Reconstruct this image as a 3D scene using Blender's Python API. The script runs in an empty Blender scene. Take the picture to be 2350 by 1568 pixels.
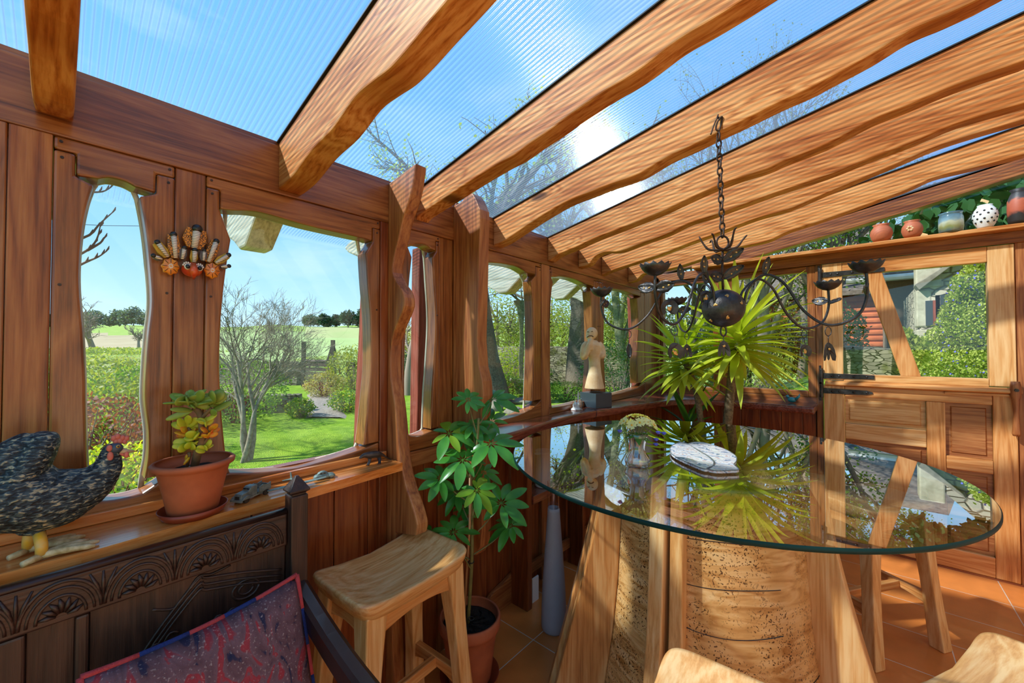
import bpy, bmesh, math, random
from mathutils import Vector, Matrix, noise as mnoise
PI=math.pi
sc=bpy.context.scene
COL=sc.collection
# ---------------- camera frame (room axes: X into the room from the window wall, Y towards the door wall) ----
F=914.0; TH=math.radians(41.3); TILT=math.radians(1.0); CAM=(1.467,0.0,1.4)
def ray(px,py):
    x=(px-1175)/F; yd=-(py-784)/F
    f=math.cos(TILT)-yd*math.sin(TILT); u=math.sin(TILT)+yd*math.cos(TILT)
    return (x*math.cos(TH)-f*math.sin(TH), x*math.sin(TH)+f*math.cos(TH), u)
def on(px,py,X=None,Y=None,Z=None,D=None):
    d=ray(px,py)
    if X is not None: t=(X-CAM[0])/d[0]
    elif Y is not None: t=(Y-CAM[1])/d[1]
    elif Z is not None: t=(Z-CAM[2])/d[2]
    else: t=D
    return Vector((CAM[0]+t*d[0],CAM[1]+t*d[1],CAM[2]+t*d[2]))
cd=bpy.data.cameras.new('camera'); cam=bpy.data.objects.new('camera',cd); COL.objects.link(cam)
cd.sensor_width=36; cd.lens=F/2350*36; cd.clip_start=0.02; cd.clip_end=2000
cam.location=CAM; cam.rotation_euler=(PI/2+TILT,0,TH); sc.camera=cam
# ---------------- materials ----------------
MATS={}
def newmat(name):
    m=bpy.data.materials.new(name); m.use_nodes=True; nt=m.node_tree
    for n in list(nt.nodes): nt.nodes.remove(n)
    out=nt.nodes.new('ShaderNodeOutputMaterial'); MATS[name]=m
    return m,nt,out
def N(nt,t,**k):
    n=nt.nodes.new(t)
    for a,b in k.items():
        if a in n.inputs.keys(): n.inputs[a].default_value=b
        else: setattr(n,a,b)
    return n
def lk(nt,a,b): nt.links.new(a,b)
def col(c): return (c[0],c[1],c[2],1.0)
def hexc(h,g=1.0):
    r=[int(h[i:i+2],16)/255 for i in (0,2,4)]
    return tuple(((c/12.92) if c<=.04045 else ((c+.055)/1.055)**2.4)*g for c in r)
def princ(nt,rough=.5,spec=.5,metal=0,coat=0,**k):
    p=N(nt,'ShaderNodeBsdfPrincipled'); p.inputs['Roughness'].default_value=rough
    p.inputs['Specular IOR Level'].default_value=spec; p.inputs['Metallic'].default_value=metal
    p.inputs['Coat Weight'].default_value=coat
    for a,b in k.items(): p.inputs[a].default_value=b
    return p
def ramp(nt,stops):
    r=N(nt,'ShaderNodeValToRGB'); e=r.color_ramp.elements
    e[0].position=stops[0][0]; e[0].color=col(stops[0][1]); e[1].position=stops[-1][0]; e[1].color=col(stops[-1][1])
    for p,c in stops[1:-1]:
        q=e.new(p); q.color=col(c)
    return r
def plain(name,c,rough=.5,metal=0,spec=.5,var=.0,scale=20,coat=0,bump=0,c2=None,**k):
    m,nt,out=newmat(name); p=princ(nt,rough,spec,metal,coat,**k); p.inputs['Base Color'].default_value=col(c)
    if var or bump or c2:
        tc=N(nt,'ShaderNodeTexCoord'); n=N(nt,'ShaderNodeTexNoise',Scale=scale,Detail=6.0,Roughness=.6)
        lk(nt,tc.outputs['Object'],n.inputs['Vector'])
        lo=c2 if c2 else tuple(x*(1-var) for x in c); hi=c if c2 else tuple(min(1,x*(1+var)) for x in c)
        r=ramp(nt,[(.35,lo),(.65,hi)]); lk(nt,n.outputs['Fac'],r.inputs['Fac']); lk(nt,r.outputs['Color'],p.inputs['Base Color'])
        if bump:
            b=N(nt,'ShaderNodeBump',Strength=bump,Distance=.01); lk(nt,n.outputs['Fac'],b.inputs['Height']); lk(nt,b.outputs['Normal'],p.inputs['Normal'])
    lk(nt,p.outputs[0],out.inputs['Surface']); return m
def wood(name,cd_,cm,cl,axis='Z',rough=.35,sc_=1.0,knots=0,coat=.2,blotch=None,bump=.25,across=9,amp=.6):
    """dark, mid, light colours; grain runs along axis"""
    m,nt,out=newmat(name); p=princ(nt,rough,.45 if coat>.05 else .15,0,coat); p.inputs['Coat Roughness'].default_value=.15
    tc=N(nt,'ShaderNodeTexCoord'); oi=N(nt,'ShaderNodeObjectInfo')
    sh=N(nt,'ShaderNodeVectorMath',operation='SCALE'); cx=N(nt,'ShaderNodeCombineXYZ',X=3.1,Y=5.3,Z=7.7)
    lk(nt,cx.outputs[0],sh.inputs[0]); lk(nt,oi.outputs['Random'],sh.inputs['Scale'])
    ad=N(nt,'ShaderNodeVectorMath',operation='ADD'); lk(nt,tc.outputs['Object'],ad.inputs[0]); lk(nt,sh.outputs[0],ad.inputs[1])
    def mapped(a,l):
        s={'X':(l,a,a),'Y':(a,l,a),'Z':(a,a,l)}[axis]
        mp=N(nt,'ShaderNodeMapping'); mp.inputs['Scale'].default_value=[v*sc_ for v in s]; lk(nt,ad.outputs[0],mp.inputs['Vector']); return mp
    m1=mapped(across,.9); n1=N(nt,'ShaderNodeTexNoise',Scale=1.0,Detail=3.0,Distortion=.8); lk(nt,m1.outputs[0],n1.inputs['Vector'])
    mul=N(nt,'ShaderNodeMath',operation='MULTIPLY'); mul.inputs[1].default_value=6.0; lk(nt,n1.outputs['Fac'],mul.inputs[0])
    src=mul.outputs[0]
    if knots:
        mk=N(nt,'ShaderNodeMapping'); mk.inputs['Scale'].default_value={'X':(2.2,.01,7.0),'Y':(8.5,2.6,.01),'Z':(8.5,.01,2.6)}[axis]; lk(nt,ad.outputs[0],mk.inputs['Vector']); vo=N(nt,'ShaderNodeTexVoronoi',Scale=knots,feature='F1'); lk(nt,mk.outputs[0],vo.inputs['Vector'])
        mr=N(nt,'ShaderNodeMapRange'); mr.inputs['From Min'].default_value=0; mr.inputs['From Max'].default_value=.34; mr.inputs['To Min'].default_value=3.2; mr.inputs['To Max'].default_value=0
        lk(nt,vo.outputs['Distance'],mr.inputs['Value']); ad2=N(nt,'ShaderNodeMath',operation='ADD'); lk(nt,src,ad2.inputs[0]); lk(nt,mr.outputs[0],ad2.inputs[1]); src=ad2.outputs[0]
    fr=N(nt,'ShaderNodeMath',operation='PINGPONG'); fr.inputs[1].default_value=.5; lk(nt,src,fr.inputs[0])
    m2=mapped(110,4); n2=N(nt,'ShaderNodeTexNoise',Scale=1.0,Detail=4.0,Roughness=.65); lk(nt,m2.outputs[0],n2.inputs['Vector'])
    mx=N(nt,'ShaderNodeMath',operation='MULTIPLY_ADD'); mx.inputs[1].default_value=amp; lk(nt,fr.outputs[0],mx.inputs[0]); lk(nt,n2.outputs['Fac'],mx.inputs[2])
    r=ramp(nt,[(.30,cd_),(.56,cm),(.84,cl)]); lk(nt,mx.outputs[0],r.inputs['Fac']); csrc=r.outputs['Color']
    if blotch:
        m3=mapped(5,1.6); n3=N(nt,'ShaderNodeTexNoise',Scale=1.0,Detail=5.0,Roughness=.6); lk(nt,m3.outputs[0],n3.inputs['Vector'])
        r3=ramp(nt,[(.42,(0,0,0)),(.62,(1,1,1))]); lk(nt,n3.outputs['Fac'],r3.inputs['Fac'])
        bm_=N(nt,'ShaderNodeMix',data_type='RGBA',blend_type='MULTIPLY'); lk(nt,csrc,bm_.inputs[6]); bm_.inputs[7].default_value=col(blotch)
        f2=N(nt,'ShaderNodeMath',operation='MULTIPLY'); f2.inputs[1].default_value=.75; lk(nt,r3.outputs['Color'],f2.inputs[0]); lk(nt,f2.outputs[0],bm_.inputs[0]); csrc=bm_.outputs[2]
    if knots:
        r4=ramp(nt,[(.0,(1,1,1)),(.10,(.8,.8,.8)),(.15,(0,0,0))]); lk(nt,vo.outputs['Distance'],r4.inputs['Fac'])
        km=N(nt,'ShaderNodeMix',data_type='RGBA'); lk(nt,r4.outputs['Color'],km.inputs[0]); lk(nt,csrc,km.inputs[6]); km.inputs[7].default_value=col(tuple(x*.28 for x in cd_)); csrc=km.outputs[2]
    lk(nt,csrc,p.inputs['Base Color'])
    b=N(nt,'ShaderNodeBump',Strength=bump,Distance=.003); lk(nt,mx.outputs[0],b.inputs['Height']); lk(nt,b.outputs['Normal'],p.inputs['Normal'])
    lk(nt,p.outputs[0],out.inputs['Surface']); return m
RD=(hexc('552b11'),hexc('8a4d22'),hexc('a86a38'))
for ax in 'XYZ':
    wood('redwood'+ax,*RD,axis=ax,rough=.3,coat=.35,blotch=(.62,.52,.45))
    wood('pine'+ax,hexc('8c4a1e'),hexc('bf773c'),hexc('d89a5e'),axis=ax,rough=.5,knots=1.0,blotch=(.62,.42,.28),coat=.04,across=15,amp=.75)
    wood('oak'+ax,hexc('9c5c2c'),hexc('c98446'),hexc('dda468'),axis=ax,rough=.35,blotch=(.85,.74,.6),coat=.25)
    wood('paleoak'+ax,hexc('b67a42'),hexc('d69c5e'),hexc('e6ba82'),axis=ax,rough=.35,blotch=(.9,.82,.7),coat=.25)
    wood('column'+ax,hexc('6a3418'),hexc('9c5a30'),hexc('b87844'),axis=ax,rough=.42,blotch=(.7,.6,.5),coat=.1)
    wood('settle'+ax,hexc('160b08'),hexc('2a1814'),hexc('40281f'),axis=ax,rough=.48,coat=.1,bump=.5)
    wood('cladding'+ax,hexc('5a2410'),hexc('823c1a'),hexc('9c5428'),axis=ax,rough=.32,coat=.3,blotch=(.6,.5,.42))
    wood('shelfwood'+ax,hexc('9a4c1a'),hexc('cc7430'),hexc('de9350'),axis=ax,rough=.22,coat=.5)
    wood('sillred'+ax,hexc('4a1c14'),hexc('6e3022'),hexc('8a4634'),axis=ax,rough=.2,coat=.6)
    wood('weathered'+ax,hexc('8a8678'),hexc('b9b6a8'),hexc('d8d5c8'),axis=ax,rough=.8,coat=0,bump=.5)
    wood('doorpanel'+ax,hexc('74401e'),hexc('9c5c30'),hexc('b57a48'),axis=ax,rough=.4,blotch=(.6,.48,.38),coat=.15)
def thinglass(name,tint=(1,1,1),refl=1.0,rough=0.0,ior=1.45):
    m,nt,out=newmat(name); t=N(nt,'ShaderNodeBsdfTransparent',Color=col(tint)); g=N(nt,'ShaderNodeBsdfGlossy',Roughness=rough)
    lw=N(nt,'ShaderNodeLayerWeight',Blend=.5); pw=N(nt,'ShaderNodeMath',operation='POWER'); pw.inputs[1].default_value=5.0; lk(nt,lw.outputs['Facing'],pw.inputs[0])
    fz=N(nt,'ShaderNodeMath',operation='MULTIPLY_ADD'); fz.inputs[1].default_value=.96*refl; fz.inputs[2].default_value=.04*refl; fz.use_clamp=True; lk(nt,pw.outputs[0],fz.inputs[0])
    mx=N(nt,'ShaderNodeMixShader'); lk(nt,fz.outputs[0],mx.inputs[0]); lk(nt,t.outputs[0],mx.inputs[1]); lk(nt,g.outputs[0],mx.inputs[2])
    lk(nt,mx.outputs[0],out.inputs['Surface']); return m
thinglass('windowglass',(.96,.98,.98),.8)
m_=thinglass('roofsheet',(.92,.97,1.0),.8); nt_=m_.node_tree; mixn=[n for n in nt_.nodes if n.type=='MIX_SHADER'][0]; tl0=N(nt_,'ShaderNodeBsdfTranslucent',Color=(.8,.9,1,1)); mm_=N(nt_,'ShaderNodeMixShader',Fac=.07)
lk(nt_,mixn.outputs[0],mm_.inputs[1]); lk(nt_,tl0.outputs[0],mm_.inputs[2]); lk(nt_,mm_.outputs[0],[n for n in nt_.nodes if n.type=='OUTPUT_MATERIAL'][0].inputs['Surface'])
# ---------------- mesh builder ----------------
class MB:
    def __init__(s): s.bm=bmesh.new()
    def face(s,vs):
        try: return s.bm.faces.new(vs)
        except ValueError: return None
    def box(s,x0,x1,y0,y1,z0,z1):
        v=[s.bm.verts.new((x,y,z)) for x in(x0,x1) for y in(y0,y1) for z in(z0,z1)]
        for f in((0,1,3,2),(4,6,7,5),(0,4,5,1),(2,3,7,6),(0,2,6,4),(1,5,7,3)): s.face([v[i] for i in f])
        return s
    def hexa(s,P):
        v=[s.bm.verts.new(p) for p in P]
        for f in((0,1,2,3),(7,6,5,4),(0,4,5,1),(1,5,6,2),(2,6,7,3),(3,7,4,0)): s.face([v[i] for i in f])
        return s
    def prism(s,pts,axis,a,b):
        """pts 2D in the other two axes (X:(y,z) Y:(x,z) Z:(x,y))"""
        def P(p,t): return {'X':(t,p[0],p[1]),'Y':(p[0],t,p[1]),'Z':(p[0],p[1],t)}[axis]
        va=[s.bm.verts.new(P(p,a)) for p in pts]; vb=[s.bm.verts.new(P(p,b)) for p in pts]
        fs=[s.face(va),s.face(list(reversed(vb)))]; n=len(pts)
        for i in range(n): s.face([va[i],va[(i+1)%n],vb[(i+1)%n],vb[i]])
        return s
    def rings(s,R,closed=True,cap=True):
        prev=None; first=None
        for ring in R:
            vs=[s.bm.verts.new(p) for p in ring]
            if prev:
                n=len(vs)
                for i in range(n if closed else n-1): s.face([prev[i],prev[(i+1)%n],vs[(i+1)%n],vs[i]])
            else: first=vs
            prev=vs
        if cap and closed: s.face(list(reversed(first))); s.face(prev)
        return s
    def tube(s,path,rad,sides=8,cap=True,flat=1.0,up=None):
        path=[Vector(p) for p in path]; n=len(path)
        if not isinstance(rad,(list,tuple)): rad=[rad]*n
        R=[]; ref=Vector(up) if up else None; pu=None
        for i,p in enumerate(path):
            t=(path[min(i+1,n-1)]-path[max(i-1,0)])
            t=t.normalized() if t.length>1e-9 else Vector((0,0,1))
            if pu is None:
                a=ref if ref else (Vector((0,0,1)) if abs(t.z)<.9 else Vector((1,0,0)))
            else: a=pu
            u=(a-t*a.dot(t)); u=u.normalized() if u.length>1e-6 else t.orthogonal().normalized(); pu=u; w=t.cross(u)
            R.append([p+(u*math.cos(2*PI*k/sides)*flat+w*math.sin(2*PI*k/sides))*rad[i] for k in range(sides)])
        return s.rings(R,True,cap)
    def lathe(s,prof,segs=32,c=(0,0,0),sx=1,sy=1,cap=True):
        R=[[(c[0]+r*sx*math.cos(2*PI*k/segs),c[1]+r*sy*math.sin(2*PI*k/segs),c[2]+z) for k in range(segs)] for r,z in prof]
        return s.rings(R,True,cap)
    def ell(s,c,r,rot=None,u=16,v=10):
        M=Matrix.Translation(c)@(rot.to_matrix().to_4x4() if rot is not None else Matrix.Identity(4))@Matrix.Diagonal((r[0],r[1],r[2],1)) 
        bmesh.ops.create_uvsphere(s.bm,u_segments=u,v_segments=v,radius=1.0,matrix=M); return s
    def grid(s,P,double=False):
        V=[[s.bm.verts.new(p) for p in row] for row in P]
        for i in range(len(V)-1):
            for j in range(len(V[0])-1): s.face([V[i][j],V[i][j+1],V[i+1][j+1],V[i+1][j]])
        return s
    def build(s,name,mat,parent=None,smooth=False,bevel=0,segs=2,world=True,mats=None,sub=0):
        bmesh.ops.recalc_face_normals(s.bm,faces=s.bm.faces[:])
        me=bpy.data.meshes.new(name); s.bm.to_mesh(me); s.bm.free()
        o=bpy.data.objects.new(name,me); COL.objects.link(o)
        for m in (mats or [mat]): me.materials.append(MATS[m] if isinstance(m,str) else m)
        if smooth: me.shade_smooth()
        if bevel:
            b=o.modifiers.new('bevel','BEVEL'); b.width=bevel; b.segments=segs; b.limit_method='ANGLE'; b.angle_limit=math.radians(35)
            if smooth: me.set_sharp_from_angle(angle=math.radians(40))
        if sub: q=o.modifiers.new('sub','SUBSURF'); q.levels=sub; q.render_levels=sub
        if parent is not None:
            o.parent=parent
            if world: o.matrix_parent_inverse=(Matrix.Translation(parent.location)@parent.rotation_euler.to_matrix().to_4x4()).inverted()
        return o
def inv_of(p): return (Matrix.Translation(p.location)@p.rotation_euler.to_matrix().to_4x4()).inverted()
def struct(o): o['kind']='structure'; return o
def tag(o,label,cat,group=None,kind=None):
    o['label']=label; o['category']=cat
    if group: o['group']=group
    if kind: o['kind']=kind
    return o
def thing(name,label,cat,loc=(0,0,0),rz=0,group=None):
    o=bpy.data.objects.new(name,None); COL.objects.link(o); o.location=loc; o.rotation_euler=(0,0,rz); o.empty_display_size=.05
    return tag(o,label,cat,group) if label else o
def dup(root,loc,rz,label=None,group=None):
    r=root.copy(); COL.objects.link(r); r.location=loc; r.rotation_euler=(0,0,rz)
    if label: r['label']=label
    if group: r['group']=group
    for ch in list(root.children):
        c=ch.copy(); COL.objects.link(c); c.parent=r
        for g in list(ch.children):
            d=g.copy(); COL.objects.link(d); d.parent=c
    return r
def remesh(mb,vox,smooth=4):
    """blend overlapping closed shapes of a builder into one continuous surface"""
    me=bpy.data.meshes.new('tmp'); mb.bm.to_mesh(me); mb.bm.free()
    o=bpy.data.objects.new('tmp',me); COL.objects.link(o)
    m=o.modifiers.new('r','REMESH'); m.mode='VOXEL'; m.voxel_size=vox
    if smooth: q=o.modifiers.new('s','SMOOTH'); q.iterations=smooth; q.factor=.5
    dg=bpy.context.evaluated_depsgraph_get(); ev=o.evaluated_get(dg); m2=bpy.data.meshes.new_from_object(ev)
    r=MB(); r.bm.from_mesh(m2); bpy.data.objects.remove(o); bpy.data.meshes.remove(m2); return r
def lerp(a,b,t): return a+(b-a)*t
def interp(P,x):
    if x<=P[0][0]: return P[0][1]
    for a,b in zip(P,P[1:]):
        if x<=b[0]: return lerp(a[1],b[1],(x-a[0])/max(1e-9,b[0]-a[0]))
    return P[-1][1]
def smoothpts(P,n=6):
    out=[]
    for i in range(len(P)-1):
        a=P[max(i-1,0)];b=P[i];c=P[i+1];d=P[min(i+2,len(P)-1)]
        for k in range(n):
            t=k/n
            out.append(tuple(.5*((2*b[j])+(-a[j]+c[j])*t+(2*a[j]-5*b[j]+4*c[j]-d[j])*t*t+(-a[j]+3*b[j]-3*c[j]+d[j])*t**3) for j in range(len(b))))
    out.append(tuple(P[-1])); return out
plain('rubber',(.01,.01,.012),.6); plain('iron',(.05,.046,.045),.36,metal=.7,var=.4,scale=30,bump=.4)
plain('rustiron',(.06,.035,.025),.6,metal=.5,var=.4,scale=60,bump=.4)
# ================= floor =================
m,nt,out=newmat('tiles')
tc=N(nt,'ShaderNodeTexCoord'); mp=N(nt,'ShaderNodeMapping'); mp.inputs['Location'].default_value=(-.265,-1.523,0); lk(nt,tc.outputs['Object'],mp.inputs['Vector'])
br=N(nt,'ShaderNodeTexBrick'); br.offset=0; br.offset_frequency=1; br.squash=1
for k,v in (('Scale',1.0),('Brick Width',.30),('Row Height',.32),('Mortar Size',.0022),('Mortar Smooth',.15),('Bias',0.0)): br.inputs[k].default_value=v
br.inputs['Color1'].default_value=col(hexc('d67c3a')); br.inputs['Color2'].default_value=col(hexc('e8924a')); br.inputs['Mortar'].default_value=col(hexc('d6cbbd'))
lk(nt,mp.outputs[0],br.inputs['Vector'])
nn=N(nt,'ShaderNodeTexNoise',Scale=5.0,Detail=5.0); lk(nt,tc.outputs['Object'],nn.inputs['Vector'])
rr=ramp(nt,[(.3,(.78,.72,.66)),(.7,(1.1,1.05,1.0))]); lk(nt,nn.outputs['Fac'],rr.inputs['Fac'])
mx=N(nt,'ShaderNodeMix',data_type='RGBA',blend_type='MULTIPLY'); mx.inputs[0].default_value=1; lk(nt,br.outputs['Color'],mx.inputs[6]); lk(nt,rr.outputs['Color'],mx.inputs[7])
p=princ(nt,.28,.5,0,.3); lk(nt,mx.outputs[2],p.inputs['Base Color'])
b=N(nt,'ShaderNodeBump',Strength=.3,Distance=.002,invert=True); lk(nt,br.outputs['Fac'],b.inputs['Height']); lk(nt,b.outputs['Normal'],p.inputs['Normal'])
lk(nt,p.outputs[0],out.inputs['Surface'])
struct(MB().box(-.1,3.6,-1.6,3.86,-.08,0).build('floor','tiles'))
# ================= left wall =================
BZ0,BZ1=1.92,2.085
wl=thing('wall_left',None,None,(0,1.5,0)); struct(wl)
struct(MB().box(-.11,.0,-1.2,3.95,BZ0,BZ1).build('trim_1','redwoodY',bevel=.004))
struct(MB().box(-.13,-.004,-1.2,3.95,BZ1,BZ1+.012).build('trim_2','redwoodY'))
# cladding below the sill: boards
mb=MB(); y=-1.2; k=0
while y<3.8:
    w=.135
    mb.box(-.07,-.022-.002*(k%2),y,y+w-.003,0,.955); y+=w; k+=1
mb.build('boarding','claddingZ',wl,bevel=.002)
MB().box(-.09,-.05,-1.2,3.9,0,.99).build('wall_back_panel','claddingZ',wl)
# mid rail below window 3 and following
def yz(P,X=0.0): return [(q.y,q.z) for q in (on(a,b,X=X) for a,b in P)]
def frame_piece(name,P,mat,parent,x0=-.075,x1=-.004,bevel=.006):
    return MB().prism(P,'X',x0,x1).build(name,mat,parent,bevel=bevel,segs=2)
def window(idx,outer,left,top,right,bot,gx=-.052,grp=None):
    """outer=(y0,y1,z0,z1); polylines of the opening in (y,z): left goes up, top goes away, right goes down, bot comes back"""
    root=thing('window_%d'%idx,None,None,(0,(outer[0]+outer[1])/2,outer[2])); struct(root)
    y0,y1,z0,z1=outer
    L=smoothpts(left,5);T=smoothpts(top,5);Rr=smoothpts(right,5);B=smoothpts(bot,5)
    stepz=z1-(z1-max(p[1] for p in T))*.45
    # rails carry small shoulders like hand cut joints
    lj=(y0+ (L[-1][0]-y0)*.55); rj=(y1-(y1-Rr[0][0])*.55)
    toprail=[(y0,z1),(y1,z1),(y1,stepz),(rj,stepz),(rj,T[-1][1]-.004),(Rr[0][0],T[-1][1])]+list(reversed(T))+[(lj,T[0][1]-.004),(lj,stepz),(y0,stepz)]
    frame_piece('top_rail',toprail,'redwoodY',root)
    bz=min(p[1] for p in B)
    zl=L[0][1]; zr=Rr[-1][1]
    frame_piece('stile',[(y0,stepz-.0015),(lj-.0015,stepz-.0015),(lj-.0015,T[0][1]-.006)]+list(reversed(L))+[(L[0][0],zl),(y0,zl)],'redwoodZ',root)
    frame_piece('stile',[(rj+.0015,T[-1][1]-.006),(rj+.0015,stepz-.0015),(y1,stepz-.0015),(y1,zr)]+[(Rr[-1][0],zr)]+list(reversed(Rr)),'redwoodZ',root)
    frame_piece('bottom_rail',[(y0,zl-.0015)]+list(reversed(B))+[(y1,zr-.0015),(y1,z0),(y0,z0)],'redwoodY',root)
    # weathered inner bead and pane
    ring=L+T+Rr+B
    MB().box(gx-.003,gx,y0+.004,y1-.004,z0+.01,z1-.01).build('pane','windowglass',root)
    mbd=MB(); cy=sum(p[0] for p in ring)/len(ring); cz=sum(p[1] for p in ring)/len(ring)
    path=[(gx-.018,p[0]+(p[0]-cy)*.03,p[1]+(p[1]-cz)*.015) for p in ring]+[(gx-.018,ring[0][0]+(ring[0][0]-cy)*.03,ring[0][1]+(ring[0][1]-cz)*.015)]
    mbd.tube(path,.007,6,cap=False).build('bead','weatheredZ',root,smooth=True)
    # pegs
    pg=MB()
    for (py_,pz_) in ((y0+.012,z1-.012),(y0+.014,stepz-.018),(y1-.012,z1-.012),(y1-.014,stepz-.018),(y0+.014,lerp(z0,z1,.62)),(y1-.014,lerp(z0,z1,.62))):
        pg.tube([(-.01,py_,pz_),(-.0015,py_,pz_)],.0035,8)
    pg.build('peg','settleX',root)
    return root
ZF=.955
# window 1
window(1,(-.0145,.2135,.962,BZ0),yz([(206,1150),(200,1040),(197,930),(196,860),(191,760),(183,660),(184,590),(191,520),(203,462),(216,424)]),
 yz([(226,409),(250,406),(285,414),(312,428)]),yz([(321,450),(334,520),(343,600),(349,690),(341,770),(335,850),(333,920),(341,990),(340,1050),(332,1100)]),
 yz([(328,1133),(290,1144),(245,1151),(206,1150)]))
window(2,(.2865,.860,.962,BZ0),yz([(528,1086),(518,1030),(509,930),(505,850),(507,760),(512,690),(520,620),(531,550)]),
 yz([(537,482),(600,487),(700,515),(790,536),(836,546)]),yz([(841,580),(845,650),(851,720),(853,790),(852,850),(846,920),(840,980),(835,1022)]),
 yz([(831,1032),(800,1043),(740,1061),(680,1076),(600,1085),(528,1086)]))
window(3,(.965,1.165,.955,BZ0),yz([(938,998),(932,940),(930,880),(931,800),(936,720),(941,650),(947,590)]),
 yz([(951,563),(962,559),(980,562),(991,571)]),yz([(994,590),(997,640),(1002,733),(998,828),(993,900),(990,985)]),
 yz([(986,992),(965,1001),(950,1002),(938,998)]))
window(4,(1.33,1.946,.985,BZ0),yz([(1100,984),(1098,850),(1098,720),(1100,640)]),
 yz([(1106,605),(1130,603),(1160,606),(1190,613),(1212,626)]),yz([(1220,645),(1224,690),(1226,781),(1224,851),(1222,921)]),
 yz([(1221,940),(1185,956),(1140,968),(1100,984)]))
window(5,(2.03,2.656,.985,BZ0),yz([(1268,936),(1265,886),(1263.5,816),(1264,746),(1267,675),(1271,648)]),
 yz([(1276,636),(1290,635),(1320,641),(1345,652)]),yz([(1356,668),(1359,710),(1361,781),(1359,850),(1356,905)]),
 yz([(1354,918),(1330,924),(1300,931),(1268,936)]))
window(6,(2.658,3.49,.985,BZ0),yz([(1392,908),(1389,850),(1387,780),(1388,720),(1390,678)]),
 yz([(1394,664),(1410,664),(1435,668),(1452,675)]),yz([(1463,684),(1466,746),(1463,816),(1465,880)]),
 yz([(1464,890),(1440,898),(1415,904),(1392,908)]))
def post(name_i,y0,y1,mat='redwoodZ',x0=-.08,x1=-.002,z0=.95,z1=BZ0):
    return struct(MB().box(x0,x1,y0,y1,z0,z1).build('trim_%d'%name_i,mat,bevel=.003))
post(3,-.083,-.0155,'columnZ'); post(4,-1.2,-.084); post(5,.2145,.2855,x1=-.007)
post(6,.861,.964,'claddingZ',z0=0); post(7,1.166,1.329,'redwoodZ',z0=0,x1=-.01)
post(8,1.947,2.029,'columnZ',z0=0); post(10,3.491,3.80,'redwoodZ',z0=0)
# lower rail and rail under window 3
struct(MB().box(-.04,-.0005,.93,1.33,.885,.953).build('trim_11','columnY',bevel=.004))
struct(MB().box(-.03,.0,-1.2,.885,.90,.93).build('trim_12','claddingY',bevel=.002))
bb=MB(); P=[(1.34,0),(1.68,0),(1.68,.16),(1.6,.135),(1.52,.12),(1.45,.08),(1.34,.06)]
bb.prism(P,'X',-.02,.004); struct(bb.build('baseboard_left','columnY',bevel=.004))
# ----- left shelf (deep sill under windows 1 and 2) -----
SH=smoothpts([(.187,-1.2),(.187,-.07),(.190,.047),(.176,.18),(.157,.35),(.147,.517),(.132,.70),(.118,.89)],5)
tag(MB().prism([(p[0],p[1]) for p in SH]+[(-.004,.885),(-.004,-1.2)],'Z',.925,.955).build('window_ledge','shelfwoodY',bevel=.006),
    'long orange-brown varnished wooden ledge below the two left windows','ledge')
struct(MB().box(-.004,.012,-1.2,.885,.956,.983).build('trim_13','shelfwoodY',bevel=.002))
# ----- carved wavy columns -----
def yface(P,Y): return [(q.x,q.z) for q in (on(a,b,Y=Y) for a,b in P)]
c1=yface([(955,374),(948,429),(937,470),(926,500),(916,543),(905,591),(902,625),(912,650),(924,668),(929,690),(926,712),(905,764),(897,807),(897,855),(901,890),(907,926),(912,975),(916,1022),(920,1057),(930,1110),(943,1150),(955,1190),(958,1215),(950,1260)],.895)
c1=smoothpts(c1,3)
c1=[(max(x,.02) if z>.67 else min(x,.07),z) for x,z in c1]
def roofz(x): return 2.095+.2*x
tag(MB().prism([(-.001,2.083)]+c1+[(c1[-1][0]-.03,.3),(.07,0),(-.001,0)],'Y',.893,.945).build('carved_post','columnZ',bevel=.006),
    'slim carved post with a wavy edge rising beside the ledge end to a pointed top','post')
c2=yface([(1084,443),(1092,455),(1102,480),(1103,500),(1101,560),(1100,618),(1098,700),(1096,781),(1100,840),(1108,876),(1110,910),(1104,960),(1104,1040)],1.245)
c2=[(-.001,2.08),(.02,2.1)]+yface([(1048,470),(1060,463),(1072,447)],1.245)+c2
zz=c2[-1]
tag(MB().prism(c2+[(zz[0]+.005,.60),(zz[0]-.002,.52),(zz[0]-.03,.475),(zz[0]-.07,.462),(-.001,.47)],'Y',1.243,1.305).build('trunk_post','columnZ',bevel=.012),
    'broad tree-slab post with a chipped top rising between the narrow window and the curved sill','post')
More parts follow.
